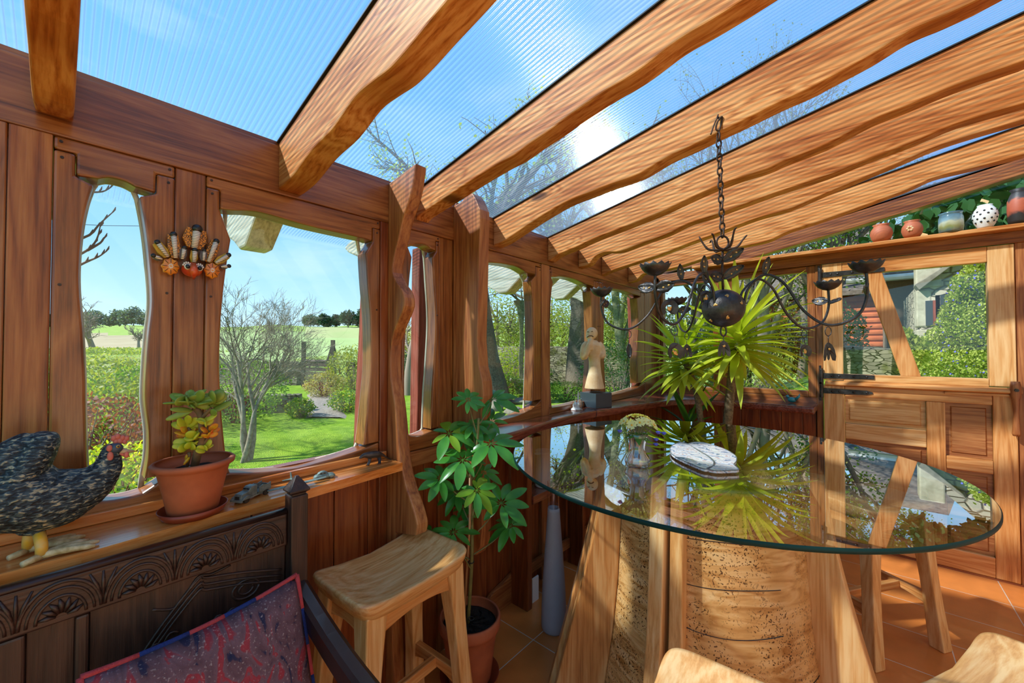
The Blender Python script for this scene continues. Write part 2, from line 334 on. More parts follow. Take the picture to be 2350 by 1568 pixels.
# ================= rafters =================
RAFT=[
 (-.045,.062,[(-.0,1.965),(.15,1.94),(.3,1.955),(.5,1.97),(.8,2.06),(1.3,2.15),(3.4,2.5)],'underside wave, leftmost one at the edge of the photo'),
 (.48,.075,[(646,430),(673,404),(716,346),(765,295),(814,225),(854,190),(891,162),(931,119),(983,55),(1029,0)],'ending over the large framed window'),
 (1.03,.07,[(945,509),(970,489),(1026,452),(1068,424),(1138,380),(1180,357),(1223,326),(1265,298),(1300,271),(1351,235),(1402,202),(1433,184),(1479,153),(1555,94),(1632,48),(1708,0)],'ending behind the slim wavy post'),
 (1.519,.07,[(1133,565),(1161,551),(1223,509),(1293,467),(1349,444),(1400,424),(1466,400),(1530,362),(1594,332),(1645,306),(1708,276),(1785,237),(1862,202),(1900,181),(2001,126),(2087,72),(2173,34),(2245,0)],'carrying the hook and chain of the iron chandelier'),
 (2.008,.07,[(1262,598),(1282,584),(1321,568),(1364,548),(1428,523),(1517,487),(1555,469),(1619,439),(1683,413),(1760,388),(1800,370),(1900,330),(2001,276),(2087,241),(2173,204),(2259,172),(2350,141)],'next beyond the chandelier hook, with large dark knots'),
 (2.364,.065,[(1328,615),(1351,607),(1366,589),(1389,579),(1423,577),(1479,556),(1530,538),(1581,513),(1632,497),(1708,469),(1785,441),(1900,403),(2001,362),(2087,330),(2173,293),(2230,273),(2350,238)],'with a hooked notch near its window-wall end'),
 (2.69,.065,[(1379,633),(1402,622),(1453,605),(1517,584),(1581,559),(1645,536),(1734,502),(1811,480),(1900,442),(2058,376),(2144,339),(2230,310),(2350,275)],'third from the door wall'),
 (3.144,.065,[(1445,648),(1461,643),(1474,630),(1490,627),(1542,617),(1606,597),(1683,571),(1760,554),(1811,531),(1900,502),(2073,439),(2144,408),(2230,387),(2350,356)],'nearest the door wall, palest and smoothest of all'),
]
for i,(Y,th,P,ds) in enumerate(RAFT):
    low=[(a,b) for a,b in P] if i==0 else yface(P,Y)
    low=smoothpts(low,4)
    x0=low[0][0]; xe,ze=low[-1]
    tailw=random.Random(i)
    pts=[(-.001,low[0][1])]+[(x,min(z,roofz(x)-.06)) for x,z in low if x>.004]
    if xe<3.4:
        for k in range(1,9):
            x=lerp(xe,3.5,k/8); pts.append((x,roofz(x)-(roofz(xe)-ze)*(1+.12*math.sin(x*7+i))))
    pts+=[(3.5,roofz(3.5)-.002),(-.001,roofz(0)-.002)]
    r=MB().prism(pts,'Y',Y,Y+th).build('rafter','pineX',bevel=.007,segs=3)
    tag(r,('Hand-shaped wavy pine rafter '+ds).replace('Hand','hand'),'rafter','rafters under the clear roof')
    # weathered tail outside the wall
    tl=[(-.111,roofz(-.11)-.004),(-.62,roofz(-.62)-.0),(-.66,1.95),(-.62,1.89),(-.50,1.845),(-.42,1.80),(-.34,1.80),(-.27,1.85),(-.2,1.90),(-.111,1.92)]
    off=[.0,.0,.03,.01,-.02,.02,0,.01][i]
    tl=[(x,z+(off if z<roofz(x)-.03 else 0)) for x,z in tl]
    t=MB().prism(tl,'Y',Y-.005,Y+th+.02).build('rafter_tail','weatheredX',r,bevel=.01)
    t['label']='pale weathered grey end outside the window'
# ================= roof sheets =================
cl=thing('ceiling',None,None,(1.7,1.3,2.45)); struct(cl)
edges=[-1.2]+[a[0]+a[1]/2 for a in RAFT]+[3.86]
for a,b_ in zip(edges,edges[1:]):
    s_=MB(); X0,X1=-.7,3.55
    s_.grid([[(X0,a,roofz(X0)+.002),(X0,b_,roofz(X0)+.002)],[(X1,a,roofz(X1)+.002),(X1,b_,roofz(X1)+.002)]]).build('clear_sheet','roofsheet',cl)
m,nt,out=newmat('fluterib')
g=N(nt,'ShaderNodeBsdfGlossy',Roughness=.12,Color=(1,1,1,1)); tr=N(nt,'ShaderNodeBsdfTransparent',Color=(.8,.9,1,1)); tl_=N(nt,'ShaderNodeBsdfTranslucent',Color=(.75,.88,1,1))
m1=N(nt,'ShaderNodeMixShader',Fac=.15); lk(nt,g.outputs[0],m1.inputs[1]); lk(nt,tl_.outputs[0],m1.inputs[2])
m2=N(nt,'ShaderNodeMixShader',Fac=.84); lk(nt,m1.outputs[0],m2.inputs[1]); lk(nt,tr.outputs[0],m2.inputs[2]); lk(nt,m2.outputs[0],out.inputs['Surface'])
rb=MB(); y=-1.19; k=0
while y<3.84:
    R=[]
    for X in (-.68,3.5):
        R.append([(X,y+.0018*math.cos(2*PI*j/8),roofz(X)+.011+.0045*math.sin(2*PI*j/8)) for j in range(8)])
    rb.rings(R,True,False); y+=.0145; k+=1
o=rb.build('sheet_flutes','fluterib',cl,smooth=True); 
# dark gasket strips on top of each rafter
for (Y,th,_,_) in RAFT:
    g_=MB(); X0,X1=-.1,3.5
    g_.hexa([(X0,Y-.006,roofz(X0)-.003),(X1,Y-.006,roofz(X1)-.003),(X1,Y+th+.004,roofz(X1)-.003),(X0,Y+th+.004,roofz(X0)-.003),
             (X0,Y-.006,roofz(X0)+.0012),(X1,Y-.006,roofz(X1)+.0012),(X1,Y+th+.004,roofz(X1)+.0012),(X0,Y+th+.004,roofz(X0)+.0012)])
    g_.build('gasket','rubber',cl)
# ================= far wall =================
YW=3.78
wf=thing('wall_back',None,None,(1.7,3.85,0)); struct(wf)
X_=lambda px,Y=YW: on(px,800,Y=Y).x
XA,XB,XC,XD,XE,XF=X_(1637),X_(1651),X_(1672),X_(1685),X_(1854),X_(1873)
# boards under windows
mb=MB(); x=0; k=0
while x<1.16:
    mb.box(x,min(x+.137,1.2),YW+.01+.002*(k%2),YW+.06,0,.98); x+=.14; k+=1
mb.build('boarding','claddingZ',wf,bevel=.002)
MB().box(0,1.23,YW+.045,YW+.09,0,1.0).build('wall_back_panel','claddingZ',wf)
struct(MB().box(-.1,1.215,YW-.002,YW+.07,.985,1.03).build('trim_14','redwoodX',bevel=.003))
struct(MB().box(-.11,.028,YW-.03,YW+.08,0,2.07).build('trim_15','redwoodZ',bevel=.004))
def rectwin(idx,x0,x1,gx0,gx1,z0,z1,gz0,gz1):
    root=thing('window_%d'%idx,None,None,((x0+x1)/2,YW,z0)); struct(root)
    a,b=YW-.004,YW+.06
    MB().box(x0,gx0,a,b,z0,z1).build('stile','redwoodZ',root,bevel=.004)
    MB().box(gx1,x1,a,b,z0,z1).build('stile','redwoodZ',root,bevel=.004)
    MB().box(gx0+.001,gx1-.001,a,b,gz1,z1).build('top_rail','redwoodX',root,bevel=.004)
    MB().box(gx0+.001,gx1-.001,a,b,z0,gz0).build('bottom_rail','redwoodX',root,bevel=.004)
    MB().box(gx0-.004,gx1+.004,YW+.03,YW+.034,gz0-.004,gz1+.004).build('pane','windowglass',root)
rectwin(7,.03,XB,.055,XA,1.032,2.028,1.06,1.985)
rectwin(8,XC,XF,XD,XE,1.032,2.028,1.075,1.985)
struct(MB().box(XB+.001,XC-.001,YW-.0,YW+.07,1.032,2.028).build('trim_16','redwoodZ',bevel=.003))
struct(MB().box(XF+.001,1.247,YW-.01,YW+.08,0,2.03).build('trim_17','redwoodZ',bevel=.003))
# head beam and pot shelf
struct(MB().box(-.0,3.6,YW-.03,YW+.08,2.03,2.1).build('trim_18','redwoodX',bevel=.003))
tag(MB().box(.35,3.6,3.665,YW+.03,2.1005,2.128).build('pot_shelf','pineX',bevel=.006,segs=3),'narrow wooden shelf along the top of the door wall under the sloping roof','shelf')
# gable board under last rafter and transom pane
gb=[(.0,1.99),(.0,roofz(0)-.004),(3.5,roofz(3.5)-.004),(3.5,2.63),(2.198,2.429),(1.735,2.318),(.747,2.112),(.70,2.103),(.35,2.1),(.35,2.04)]
struct(MB().prism([(0,2.031),(.0,roofz(0)-.004),(3.5,roofz(3.5)-.004),(3.5,2.70),(2.198,2.432),(1.735,2.326),(.747,2.135),(.70,2.13),(.02,2.129)],'Y',YW-.03,YW+.06).build('trim_19','redwoodX',bevel=.004))
struct(MB().prism([(.7,2.12),(3.5,2.69),(3.5,2.12)],'Y',YW+.035,YW+.039).build('window_9','windowglass'))
struct(MB().box(2.16,3.6,YW+.0,YW+.08,0,2.03).build('trim_20','redwoodZ',bevel=.003))
struct(MB().box(2.158,2.225,YW-.02,YW+.08,0,2.03).build('trim_21','columnZ',bevel=.003))
# ================= stable door =================
dr=thing('door_1',None,None,(1.7,YW,0)); struct(dr)
DX0,DX1=1.25,2.155; SL=X_(1935); SR=X_(2267); a,b=YW-.03,YW+.03
def dbox(n,x0,x1,z0,z1,mat,a=a,b=b,bev=.004,par=dr): return MB().box(x0,x1,a,b,z0,z1).build(n,mat,par,bevel=bev)
G0=1.4-(868-800)/914*2.40; G0=1.215; G1=1.93
dbox('stile',DX0,SL,1.17,2.025,'paleoakZ'); dbox('stile',SR,DX1,1.17,2.025,'paleoakZ')
dbox('top_rail',SL+.001,SR-.001,G1,2.025,'oakX')
dbox('bottom_rail',SL+.001,SR-.001,1.165,G0,'paleoakX')
P=[(X_(1984),G1+.002),(X_(2026),G1+.002),(X_(2112),G0-.002),(X_(2066),G0-.002)]
MB().prism(P,'Y',a-.0,b-.01).build('brace','oakZ',dr,bevel=.004)
MB().box(SL-.004,SR+.004,YW+.012,YW+.016,G0-.004,G1+.004).build('pane','windowglass',dr)
# weather rail between the leaves
mb=MB(); mb.prism([(a-.02,1.128),(a-.035,1.135),(a-.035,1.15),(a-.01,1.165),(b,1.165),(b,1.128)],'X',DX0+.01,DX1-.005)
mb.build('meeting_rail','oakX',dr,bevel=.003)
mb=MB(); mb.box(1.86,DX1+.01,a-.02,a+.0,1.112,1.126); mb.build('draught_strip','oakX',dr,bevel=.002)
dbox('stile',DX0,SL+.005,.012,1.1275,'paleoakZ'); dbox('stile',SR+.01,DX1,.012,1.1275,'oakZ')
dbox('top_rail',SL+.006,SR+.009,1.055,1.1275,'oakX')
ML,MR=X_(2122),X_(2165)
dbox('mid_stile',ML,MR,.135,1.054,'oakZ')
dbox('bottom_rail',SL+.006,SR+.009,.012,.134,'oakX')
for z0,z1 in ((.75,.862),(.43,.53)): dbox('cross_rail',SL+.006,ML-.001,z0,z1,'paleoakX',a=a+.004)
for z0,z1 in ((.635,.716),(.345,.41)): dbox('cross_rail',MR+.001,SR+.009,z0,z1,'oakX',a=a+.004)
for (x0,x1,z0,z1,mt) in ((SL+.006,ML-.001,.863,1.054,'paleoakX'),(SL+.006,ML-.001,.531,.749,'doorpanelX'),(SL+.006,ML-.001,.135,.429,'doorpanelX'),
    (MR+.001,SR+.009,.717,1.054,'doorpanelX'),(MR+.001,SR+.009,.411,.634,'doorpanelX'),(MR+.001,SR+.009,.135,.344,'doorpanelX')):
    pn=MB(); pn.box(x0,x1,a+.022,b-.01,z0,z1); i_=.022
    pn.hexa([(x0+i_,a+.0215,z0+i_),(x1-i_,a+.0215,z0+i_),(x1-i_,a+.0215,z1-i_),(x0+i_,a+.0215,z1-i_),(x0+i_+.006,a+.014,z0+i_+.006),(x1-i_-.006,a+.014,z0+i_+.006),(x1-i_-.006,a+.014,z1-i_-.006),(x0+i_+.006,a+.014,z1-i_-.006)])
    pn.build('panel',mt,dr)
for z,L,tp in ((1.945,.34,0),(1.198,.28,0),(1.088,.27,1)):
    h=MB(); y0=a-.007
    pts=[(DX0-.0,z-.02),(DX0+L-.03,z-.015),(DX0+L,z-.006 if tp else z-.015),(DX0+L,z+.006 if tp else z+.015),(DX0+L-.03,z+.015),(DX0,z+.02)]
    h.prism(pts,'Y',y0,a+.001)
    h.tube([(DX0-.012,a-.008,z-.05),(DX0-.012,a-.008,z+.05)],.012,12)
    h.box(DX0-.026,DX0-.012,a-.003,a+.004,z-.075,z+.075)
    hh=h.build('hinge','iron',dr,bevel=.0015)
    for q in (.05,.09,.17,.24):
        MB().ell((DX0+q,y0,z),(.008,.005,.008),u=10,v=6).build('bolt','iron',hh,smooth=True)
# turned wooden latch handle
lt=MB(); xs=X_(2322)
prof=[(1.205,.018,.02),(1.18,.022,.022),(1.12,.022,.022),(1.10,.016,.02),(1.02,.011,.016),(.95,.014,.018),(.90,.018,.02),(.885,.014,.016)]
lt.rings([[(xs+w*math.cos(2*PI*k/14),a-.03+d*.8*math.sin(2*PI*k/14),z) for k in range(14)] for z,w,d in prof])
la=lt.build('latch_handle','columnZ',dr,smooth=True)
MB().tube([(xs,a-.06,1.155),(xs,a+.01,1.155)],.009,10).build('latch_pin','iron',la)
MB().box(xs-.03,xs+.03,a-.018,a-.0,1.13,1.165).build('latch_bar','columnX',la,bevel=.004)
MB().box(1.2,2.2,YW-.03,YW+.08,-.0,.011).build('threshold','claddingX',dr)
# ===== curved sill from the trunk post round the corner =====
SP=smoothpts([(.02,1.31),(.17,1.335),(.185,1.45),(.15,1.75),(.13,2.0),(.135,2.3),(.19,2.6),(.25,2.95),(.31,3.17),(.42,3.36),(.62,3.45),(.9,3.47),(1.215,3.47)],5)
sm=MB().prism([(p[0],p[1]) for p in SP]+[(1.215,3.79),(-.003,3.79),(-.003,1.335)],'Z',.938,.99).build('curved_sill','sillredY',bevel=.014,segs=4)
tag(sm,'dark red-brown varnished sill curving round the corner under the far windows','sill')
# ================= extra materials =================
def leafmat(name,c,c2=None,trans=.45,rough=.4,edge=None,scale=6):
    m,nt,out=newmat(name); p=princ(nt,rough,.4); t=N(nt,'ShaderNodeBsdfTranslucent')
    tc=N(nt,'ShaderNodeTexCoord'); n=N(nt,'ShaderNodeTexNoise',Scale=scale,Detail=3.0); lk(nt,tc.outputs['Object'],n.inputs['Vector'])
    r=ramp(nt,[(.35,c),(.65,c2 or c)]); lk(nt,n.outputs['Fac'],r.inputs['Fac'])
    lk(nt,r.outputs['Color'],p.inputs['Base Color'])
    br_=N(nt,'ShaderNodeMix',data_type='RGBA',blend_type='MULTIPLY'); br_.inputs[0].default_value=1; br_.inputs[7].default_value=(1.25,1.35,.5,1); lk(nt,r.outputs['Color'],br_.inputs[6]); lk(nt,br_.outputs[2],t.inputs['Color'])
    mx=N(nt,'ShaderNodeMixShader',Fac=trans); lk(nt,p.outputs[0],mx.inputs[1]); lk(nt,t.outputs[0],mx.inputs[2]); lk(nt,mx.outputs[0],out.inputs['Surface']); return m
plain('terracotta',hexc('b4613c'),.75,var=.16,scale=9,c2=hexc('9a4f30')); plain('saucer',hexc('8a3418'),.4); plain('soil',(.012,.008,.006),.95,var=.6,scale=80,bump=1)
plain('white',(.8,.8,.78),.3); plain('black',(.01,.01,.011),.3); plain('green_edge',(.004,.026,.024),.45,spec=.12)
plain('slate',hexc('39444b'),.35); plain('stem',hexc('6f6a3a'),.6,var=.2,scale=30); plain('brownstem',hexc('6d5236'),.8,var=.3,scale=40)
plain('stake',hexc('b88a60'),.7); plain('gold',hexc('c79a55'),.35,metal=.6); plain('lead',hexc('7c7f78'),.55,metal=.35,var=.35,scale=60)
plain('leadgreen',hexc('76857c'),.6,metal=.2,var=.3,scale=60); plain('darkmetal',hexc('4c4440'),.4,metal=.6,var=.3,scale=60)
plain('frosted',hexc('a59a9c'),.6,var=.03); plain('terracotta2',hexc('b96440'),.6); plain('cord',(.01,.01,.01),.5)
plain('bone',hexc('efcfa2'),.6,var=.1,scale=14,c2=hexc('dfae78')); plain('ceramicwhite',hexc('eeeae6'),.18,coat=.5)
thinglass('clearglass',(.97,.98,.98),3.2); thinglass('tabletop',(.94,.975,.96),3.2); thinglass('underside',(.97,.99,.98),.0)
# burl
m,nt,out=newmat('burl'); p=princ(nt,.32,.5,0,.3); tc=N(nt,'ShaderNodeTexCoord')
mp=N(nt,'ShaderNodeMapping'); mp.inputs['Scale'].default_value=(3,3,14); lk(nt,tc.outputs['Object'],mp.inputs['Vector'])
n1=N(nt,'ShaderNodeTexNoise',Scale=1.6,Detail=5.0,Distortion=2.2); lk(nt,mp.outputs[0],n1.inputs['Vector'])
r=ramp(nt,[(.3,hexc('a86f34')),(.5,hexc('cf9c5e')),(.7,hexc('deb47c'))]); lk(nt,n1.outputs['Fac'],r.inputs['Fac'])
v1=N(nt,'ShaderNodeTexVoronoi',Scale=115.0); n2=N(nt,'ShaderNodeTexNoise',Scale=30.0,Detail=2.0); lk(nt,tc.outputs['Object'],n2.inputs['Vector'])
ad=N(nt,'ShaderNodeMix',data_type='VECTOR'); ad.inputs[0].default_value=.06; lk(nt,tc.outputs['Object'],ad.inputs[4]); lk(nt,n2.outputs['Color'],ad.inputs[5]); lk(nt,ad.outputs[1],v1.inputs['Vector'])
r2=ramp(nt,[(.24,(1,1,1)),(.38,(0,0,0))]); lk(nt,v1.outputs['Distance'],r2.inputs['Fac'])
n3=N(nt,'ShaderNodeTexNoise',Scale=6.0,Detail=3.0); lk(nt,tc.outputs['Object'],n3.inputs['Vector']); r3=ramp(nt,[(.40,(0,0,0)),(.50,(1,1,1))]); lk(nt,n3.outputs['Fac'],r3.inputs['Fac'])
mu=N(nt,'ShaderNodeMath',operation='MULTIPLY'); lk(nt,r2.outputs['Color'],mu.inputs[0]); lk(nt,r3.outputs['Color'],mu.inputs[1])
mx=N(nt,'ShaderNodeMix',data_type='RGBA'); lk(nt,mu.outputs[0],mx.inputs[0]); lk(nt,r.outputs['Color'],mx.inputs[6]); mx.inputs[7].default_value=col(hexc('4a2c14'))
lk(nt,mx.outputs[2],p.inputs['Base Color']); lk(nt,p.outputs[0],out.inputs['Surface'])
# ================= glass table =================
TC=Vector((.985,1.70,0)); TR=.755; TZ=.98
tb=thing('glass_table','large round glass-topped table on a burl wood drum with flared wooden fins','table',(TC.x,TC.y,0))
ts=MB(); ts.rings([[(TC.x+r*math.cos(2*PI*k/128),TC.y+r*math.sin(2*PI*k/128),z) for k in range(128)] for r,z in((TR-.004,TZ),)],True,True)
# top disc
bmt=MB(); c=bmt.bm.verts.new((TC.x,TC.y,TZ)); R=[bmt.bm.verts.new((TC.x+(TR-.003)*math.cos(2*PI*k/160),TC.y+(TR-.003)*math.sin(2*PI*k/160),TZ)) for k in range(160)]
for k in range(160): bmt.face([c,R[k],R[(k+1)%160]])
gt=bmt.build('glass_top','tabletop',tb)
prof=[(TR-.003,TZ),(TR,TZ-.003),(TR,TZ-.010),(TR-.003,TZ-.013)]
MB().rings([[(TC.x+r*math.cos(2*PI*k/160),TC.y+r*math.sin(2*PI*k/160),z) for k in range(160)] for r,z in prof],True,False).build('glass_edge','green_edge',gt,smooth=True)['label']='dark green polished edge'
ts.bm.free()
DP=[(.345,.945),(.335,.93),(.338,.75),(.352,.5),(.372,.3),(.40,.12),(.415,0)]
d=MB(); seg=96
outer=[[(TC.x+r*math.cos(2*PI*k/seg),TC.y+r*math.sin(2*PI*k/seg),z) for k in range(seg)] for r,z in reversed(DP)]
inner=[[(TC.x+r*math.cos(2*PI*k/seg),TC.y+r*math.sin(2*PI*k/seg),z) for k in range(seg)] for r,z in((.315,.947),(.305,.93),(.30,.02))]
d.rings(outer+inner,True,False); d.build('drum','burl',tb,smooth=True)
# fine cracks between the courses of the drum
for z in (.21,.33,.5,.64,.78):
    rr_=interp([(b,a) for a,b in reversed(DP)],z)
    ck=MB(); ck.tube([(TC.x+(rr_+.0002)*math.cos(a),TC.y+(rr_+.0002)*math.sin(a),z+.006*math.sin(a*5+z*9)) for a in [math.radians(-83+k*3) for k in range(0,29 if z<.4 else 17)]],.0013,5); ck.build('crack','black',tb)
MB().lathe([(.0,.0),(.30,.0),(.30,.02),(0,.02)],48,(TC.x,TC.y,0)).build('base_plate','oakX',tb)
def fin(a,off,w,mat,outp,par=tb,lab=None):
    """radial plank leaning outwards; outp: (r,z) outline of the outer edge, inner edge follows the drum"""
    ca,sa=math.cos(a),math.sin(a); tx,ty=-sa,ca
    O=smoothpts(outp,5); I=[]
    for k in range(len(O)):
        z=O[k][1]; I.append((interp([(b,a_) for a_,b in reversed(DP)],min(z,.94))-.012,z))
    ring=O+list(reversed(I)); f=MB(); va=[]; vb=[]
    for r,z in ring: va.append(f.bm.verts.new((TC.x+r*ca+tx*(off-w/2),TC.y+r*sa+ty*(off-w/2),z))); vb.append(f.bm.verts.new((TC.x+r*ca+tx*(off+w/2),TC.y+r*sa+ty*(off+w/2),z)))
    f.face(va); f.face(list(reversed(vb))); n=len(ring)
    for i in range(n): f.face([va[i],va[(i+1)%n],vb[(i+1)%n],vb[i]])
    f.build('fin',mat,par,bevel=.006,segs=3)
F1=[(.385,.966),(.40,.90),(.44,.7),(.50,.45),(.56,.22),(.61,.03)]
F2=[(.375,.966),(.385,.9),(.40,.7),(.415,.5),(.445,.3),(.47,.12),(.49,0.002)]
F1=F1[:-1]+[(.615,0.002)]
A=math.radians
fin(A(212),0,.062,'oakZ',F1); fin(A(212),.07,.06,'oakZ',[(r*.97,z) for r,z in F1])
fin(A(-95),0,.052,'paleoakZ',F2); fin(A(-86),-.0,.042,'paleoakZ',[(r-.012,z) for r,z in F2])
F3=[(.385,.966),(.395,.85),(.43,.65),(.49,.4),(.55,.18),(.60,.002)]
fin(A(3),-.02,.10,'paleoakZ',F3); fin(A(13),.02,.05,'oakZ',F3); fin(A(22),.02,.05,'oakZ',[(r+.01,z) for r,z in F3])
for k in (68,78,138,148): fin(A(k),0,.05,'oakZ',F2)
# ================= saddle stools =================
def make_stool(lab,loc,rz,L=.44,W=.33,H=.66):
    t=thing('saddle_stool',lab,'stool',loc,rz,'wooden saddle stools')
    def sq(th,e=.27):
        c,s=math.cos(th),math.sin(th); return (math.copysign(abs(c)**e,c),math.copysign(abs(s)**e,s))
    def top(x,y):
        v=(y/(L/2)); u=(x/(W/2)); return .024*abs(v)**2.0-.022*(1-u*u)*max(0,1-abs(v)**3)
    R=[]; n=56
    lay=[(.0,-.052),(.5,-.052),(.84,-.052),(.93,-.046),(.98,-.028),(1,-.010),(.985,-.002),(.95,0),(.86,0),(.7,0),(.5,0),(.28,0),(.08,0)]
    for s,dz in lay:
        ring=[]
        for k in range(n):
            a,b=sq(2*PI*k/n); y=b*L/2*s; x=a*W/2*s*(1-.10*(1-min(1,(y/(L/2))**2)))
            f=1 if dz>-.03 else .8
            ring.append((x,y,H+dz+top(x,y)*f))
        R.append(ring)
    R[0]=[(p[0]+1e-4*math.cos(2*PI*k/n),p[1]+1e-4*math.sin(2*PI*k/n),p[2]) for k,p in enumerate(R[0])]
    MB().rings(R,True,True).build('seat','paleoakY',t,smooth=True,world=False)
    tops=[]; 
    for sx in(-1,1):
        for sy in(-1,1):
            l=MB(); pts=[]
            for q in range(7):
                f=q/6; z=lerp(H-.028,0,f); x=sx*(W/2-.062+.045*f); y=sy*(L/2-.062+.055*f)
                w=lerp(.036,.026,f)-.006*math.sin(f*PI*1.2)
                pts.append([(x-w,y-w,z),(x+w,y-w,z),(x+w,y+w,z),(x-w,y+w,z)])
            l.rings(pts,True,True).build('leg','paleoakZ',t,world=False,bevel=.005)
    def st(x0,y0,x1,y1,z,h=.028,arch=0,axis='X',name='stretcher'):
        b=MB(); R=[]
        for q in range(9):
            f=q/8; x=lerp(x0,x1,f); y=lerp(y0,y1,f); zz=h*(.62 if arch else 1)+arch*((2*f-1)**2)*.03
            dx,dy=(0,.012) if axis=='X' else (.012,0)
            R.append([(x-dx,y-dy,z-zz),(x+dx,y+dy,z-zz),(x+dx,y+dy,z+h*.5),(x-dx,y-dy,z+h*.5)])
        b.rings(R,True,True).build(name,'oak'+axis,t,world=False,bevel=.003)
    a,b=W/2-.05,L/2-.05
    for s in(-1,1): st(-a,s*b,a,s*b,H-.065,.04,1,'X','apron'); st(s*a,-b,s*a,b,H-.065,.035,1,'Y','apron')
    a,b=W/2-.033,L/2-.03
    for s in(-1,1): st(-a,s*b,a,s*b,.23,.03,1,'X')
    st(0,-b,0,b,.23,.026,0,'Y')
    return t
make_stool('pale wooden saddle stool with splashes of sun on its seat, beside the umbrella plant',(.257,.768,0),A(4))
s2=make_stool('pale wooden saddle stool on the far side of the glass table near the door',(1.485,2.64,0),A(-34))
s3=make_stool('pale wooden saddle stool in front of the burl drum, only a seat corner in view',(1.27,.793,0),A(4))
s4=make_stool('pale wooden saddle stool with a rounded glossy seat in the bottom right corner',(1.752,1.332,0),A(-23))
# ================= carved settle =================
plain('settle_gloss',hexc('2b1813'),.35,coat=.2,var=.3,scale=12)
sb=thing('carved_settle','dark carved oak settle with a pyramid-topped corner post under the ledge','bench',(.4,.0,0))
BX=.25
MB().box(.222,BX,-1.1,.43,.848,.938).build('top_rail','settleY',sb,bevel=.004)
MB().tube([(.236,-1.1,.94),(.236,.43,.94)],.016,12,flat=.55).build('rail_moulding','settle_gloss',sb,smooth=True)
MB().box(.222,BX-.008,-1.1,.43,.40,.452).build('bottom_rail','settleY',sb,bevel=.004)
lun=MB()
for k,yc in enumerate((.362,.245,.128,.011,-.106,-.223,-.34)):
    for r_,t_ in ((.056,.0035),(.046,.0028),(.034,.003)):
        lun.tube([(BX+.0005,yc+r_*math.cos(a),.858+r_*1.28*math.sin(a)) for a in [PI*j/18 for j in range(19)]],t_,6)
    for j in range(7):
        a=PI*(j+.5)/7; 
        lun.tube([(BX,yc+.008*math.cos(a),.860+.008*math.sin(a)),(BX+.002,yc+.02*math.cos(a),.860+.024*math.sin(a)),(BX,yc+.031*math.cos(a+.1),.86+.036*math.sin(a+.1))],[.002,.005,.002],6)
    for s in(-1,0,1): lun.tube([(BX,yc-.0585,.862),(BX+.0015,yc-.0585+s*.009,.9),(BX,yc-.0585+s*.02,.928)],[.002,.0035,.002],5)
lun.build('carved_lunettes','settleY',sb,smooth=True)
pc=[(-.36,-.30),(-.085,-.02),(.0,.04)]
def yX(px,py): return on(px,py,X=BX-.01).y
for y0,y1 in((-.44,-.38),(-.10,-.035),(.03,.05)):
    MB().box(.222,BX-.002,y0,y1,.453,.847).build('muntin','settleZ',sb,bevel=.005)
for y0,y1 in((-1.1,-.44),(-.38,-.10),(-.035,.03),(.05,.43)):
    MB().box(.226,BX-.014,y0,y1,.45,.85).build('back_panel','settleZ',sb,bevel=.002)
cv=MB(); X0=BX-.013
lz=[(.10,.66),(.17,.76),(.235,.835),(.25,.83),(.33,.81),(.42,.78)]
for off in(0,.016,.03): cv.tube([(X0,y,z-off) for y,z in smoothpts(lz,5)],.0035,6)
cv.tube([(X0,.335+.03*math.cos(a),.765+.024*math.sin(a)) for a in [2*PI*j/20 for j in range(21)]],.0035,6)
cv.tube([(X0,.335+.016*math.cos(a),.765+.013*math.sin(a)) for a in [2*PI*j/16 for j in range(17)]],.003,6)
for q in range(9):
    y=.14+.03*q; z=.70+.012*math.sin(q*1.7)
    cv.tube(smoothpts([(X0,y,z),(X0+.002,y+.012,z+.02),(X0,y+.028,z+.012)],3),.003,5)
cv.tube(smoothpts([(X0,.15,.80),(X0,.19,.785),(X0,.215,.815),(X0,.235,.84),(X0,.26,.835),(X0,.30,.842)],4),.003,5)
cv.build('carved_dragon','settleY',sb,smooth=True)
PY0,PY1=.432,.478
MB().box(.222,.272,PY0,PY1,0,.985).build('corner_post','settleZ',sb,bevel=.004)
fn=MB(); cx_,cy_=.247,(PY0+PY1)/2
fn.rings([[(cx_-w,cy_-w,z),(cx_+w,cy_-w,z),(cx_+w,cy_+w,z),(cx_-w,cy_+w,z)] for w,z in((.019,.984),(.019,.99),(.027,.995),(.027,1.0),(.004,1.036))],True,True)
fn.build('finial','settleZ',sb,bevel=.0015)
ar=MB(); R=[]
for q in range(9):
    f=q/8; x=lerp(.272,.80,f); z=.745-.085*f-.02*math.sin(f*PI); 
    R.append([(x,.434,z-.05),(x,.478,z-.05),(x,.478,z-.006),(x,.468,z),(x,.444,z),(x,.434,z-.006)])
ar.rings(R,True,True).build('arm','settle_gloss',sb)
MB().box(.77,.82,.43,.48,0,.61).build('front_post','settleZ',sb,bevel=.004)
MB().box(.235,.8,-1.1,.43,.40,.43).build('seat','settleY',sb,bevel=.004)
MB().box(.77,.80,-1.1,.43,.30,.40).build('seat_rail','settleY',sb,bevel=.004)
MB().box(.272,.77,.44,.47,.25,.30).build('side_rail','settleX',sb,bevel=.003)
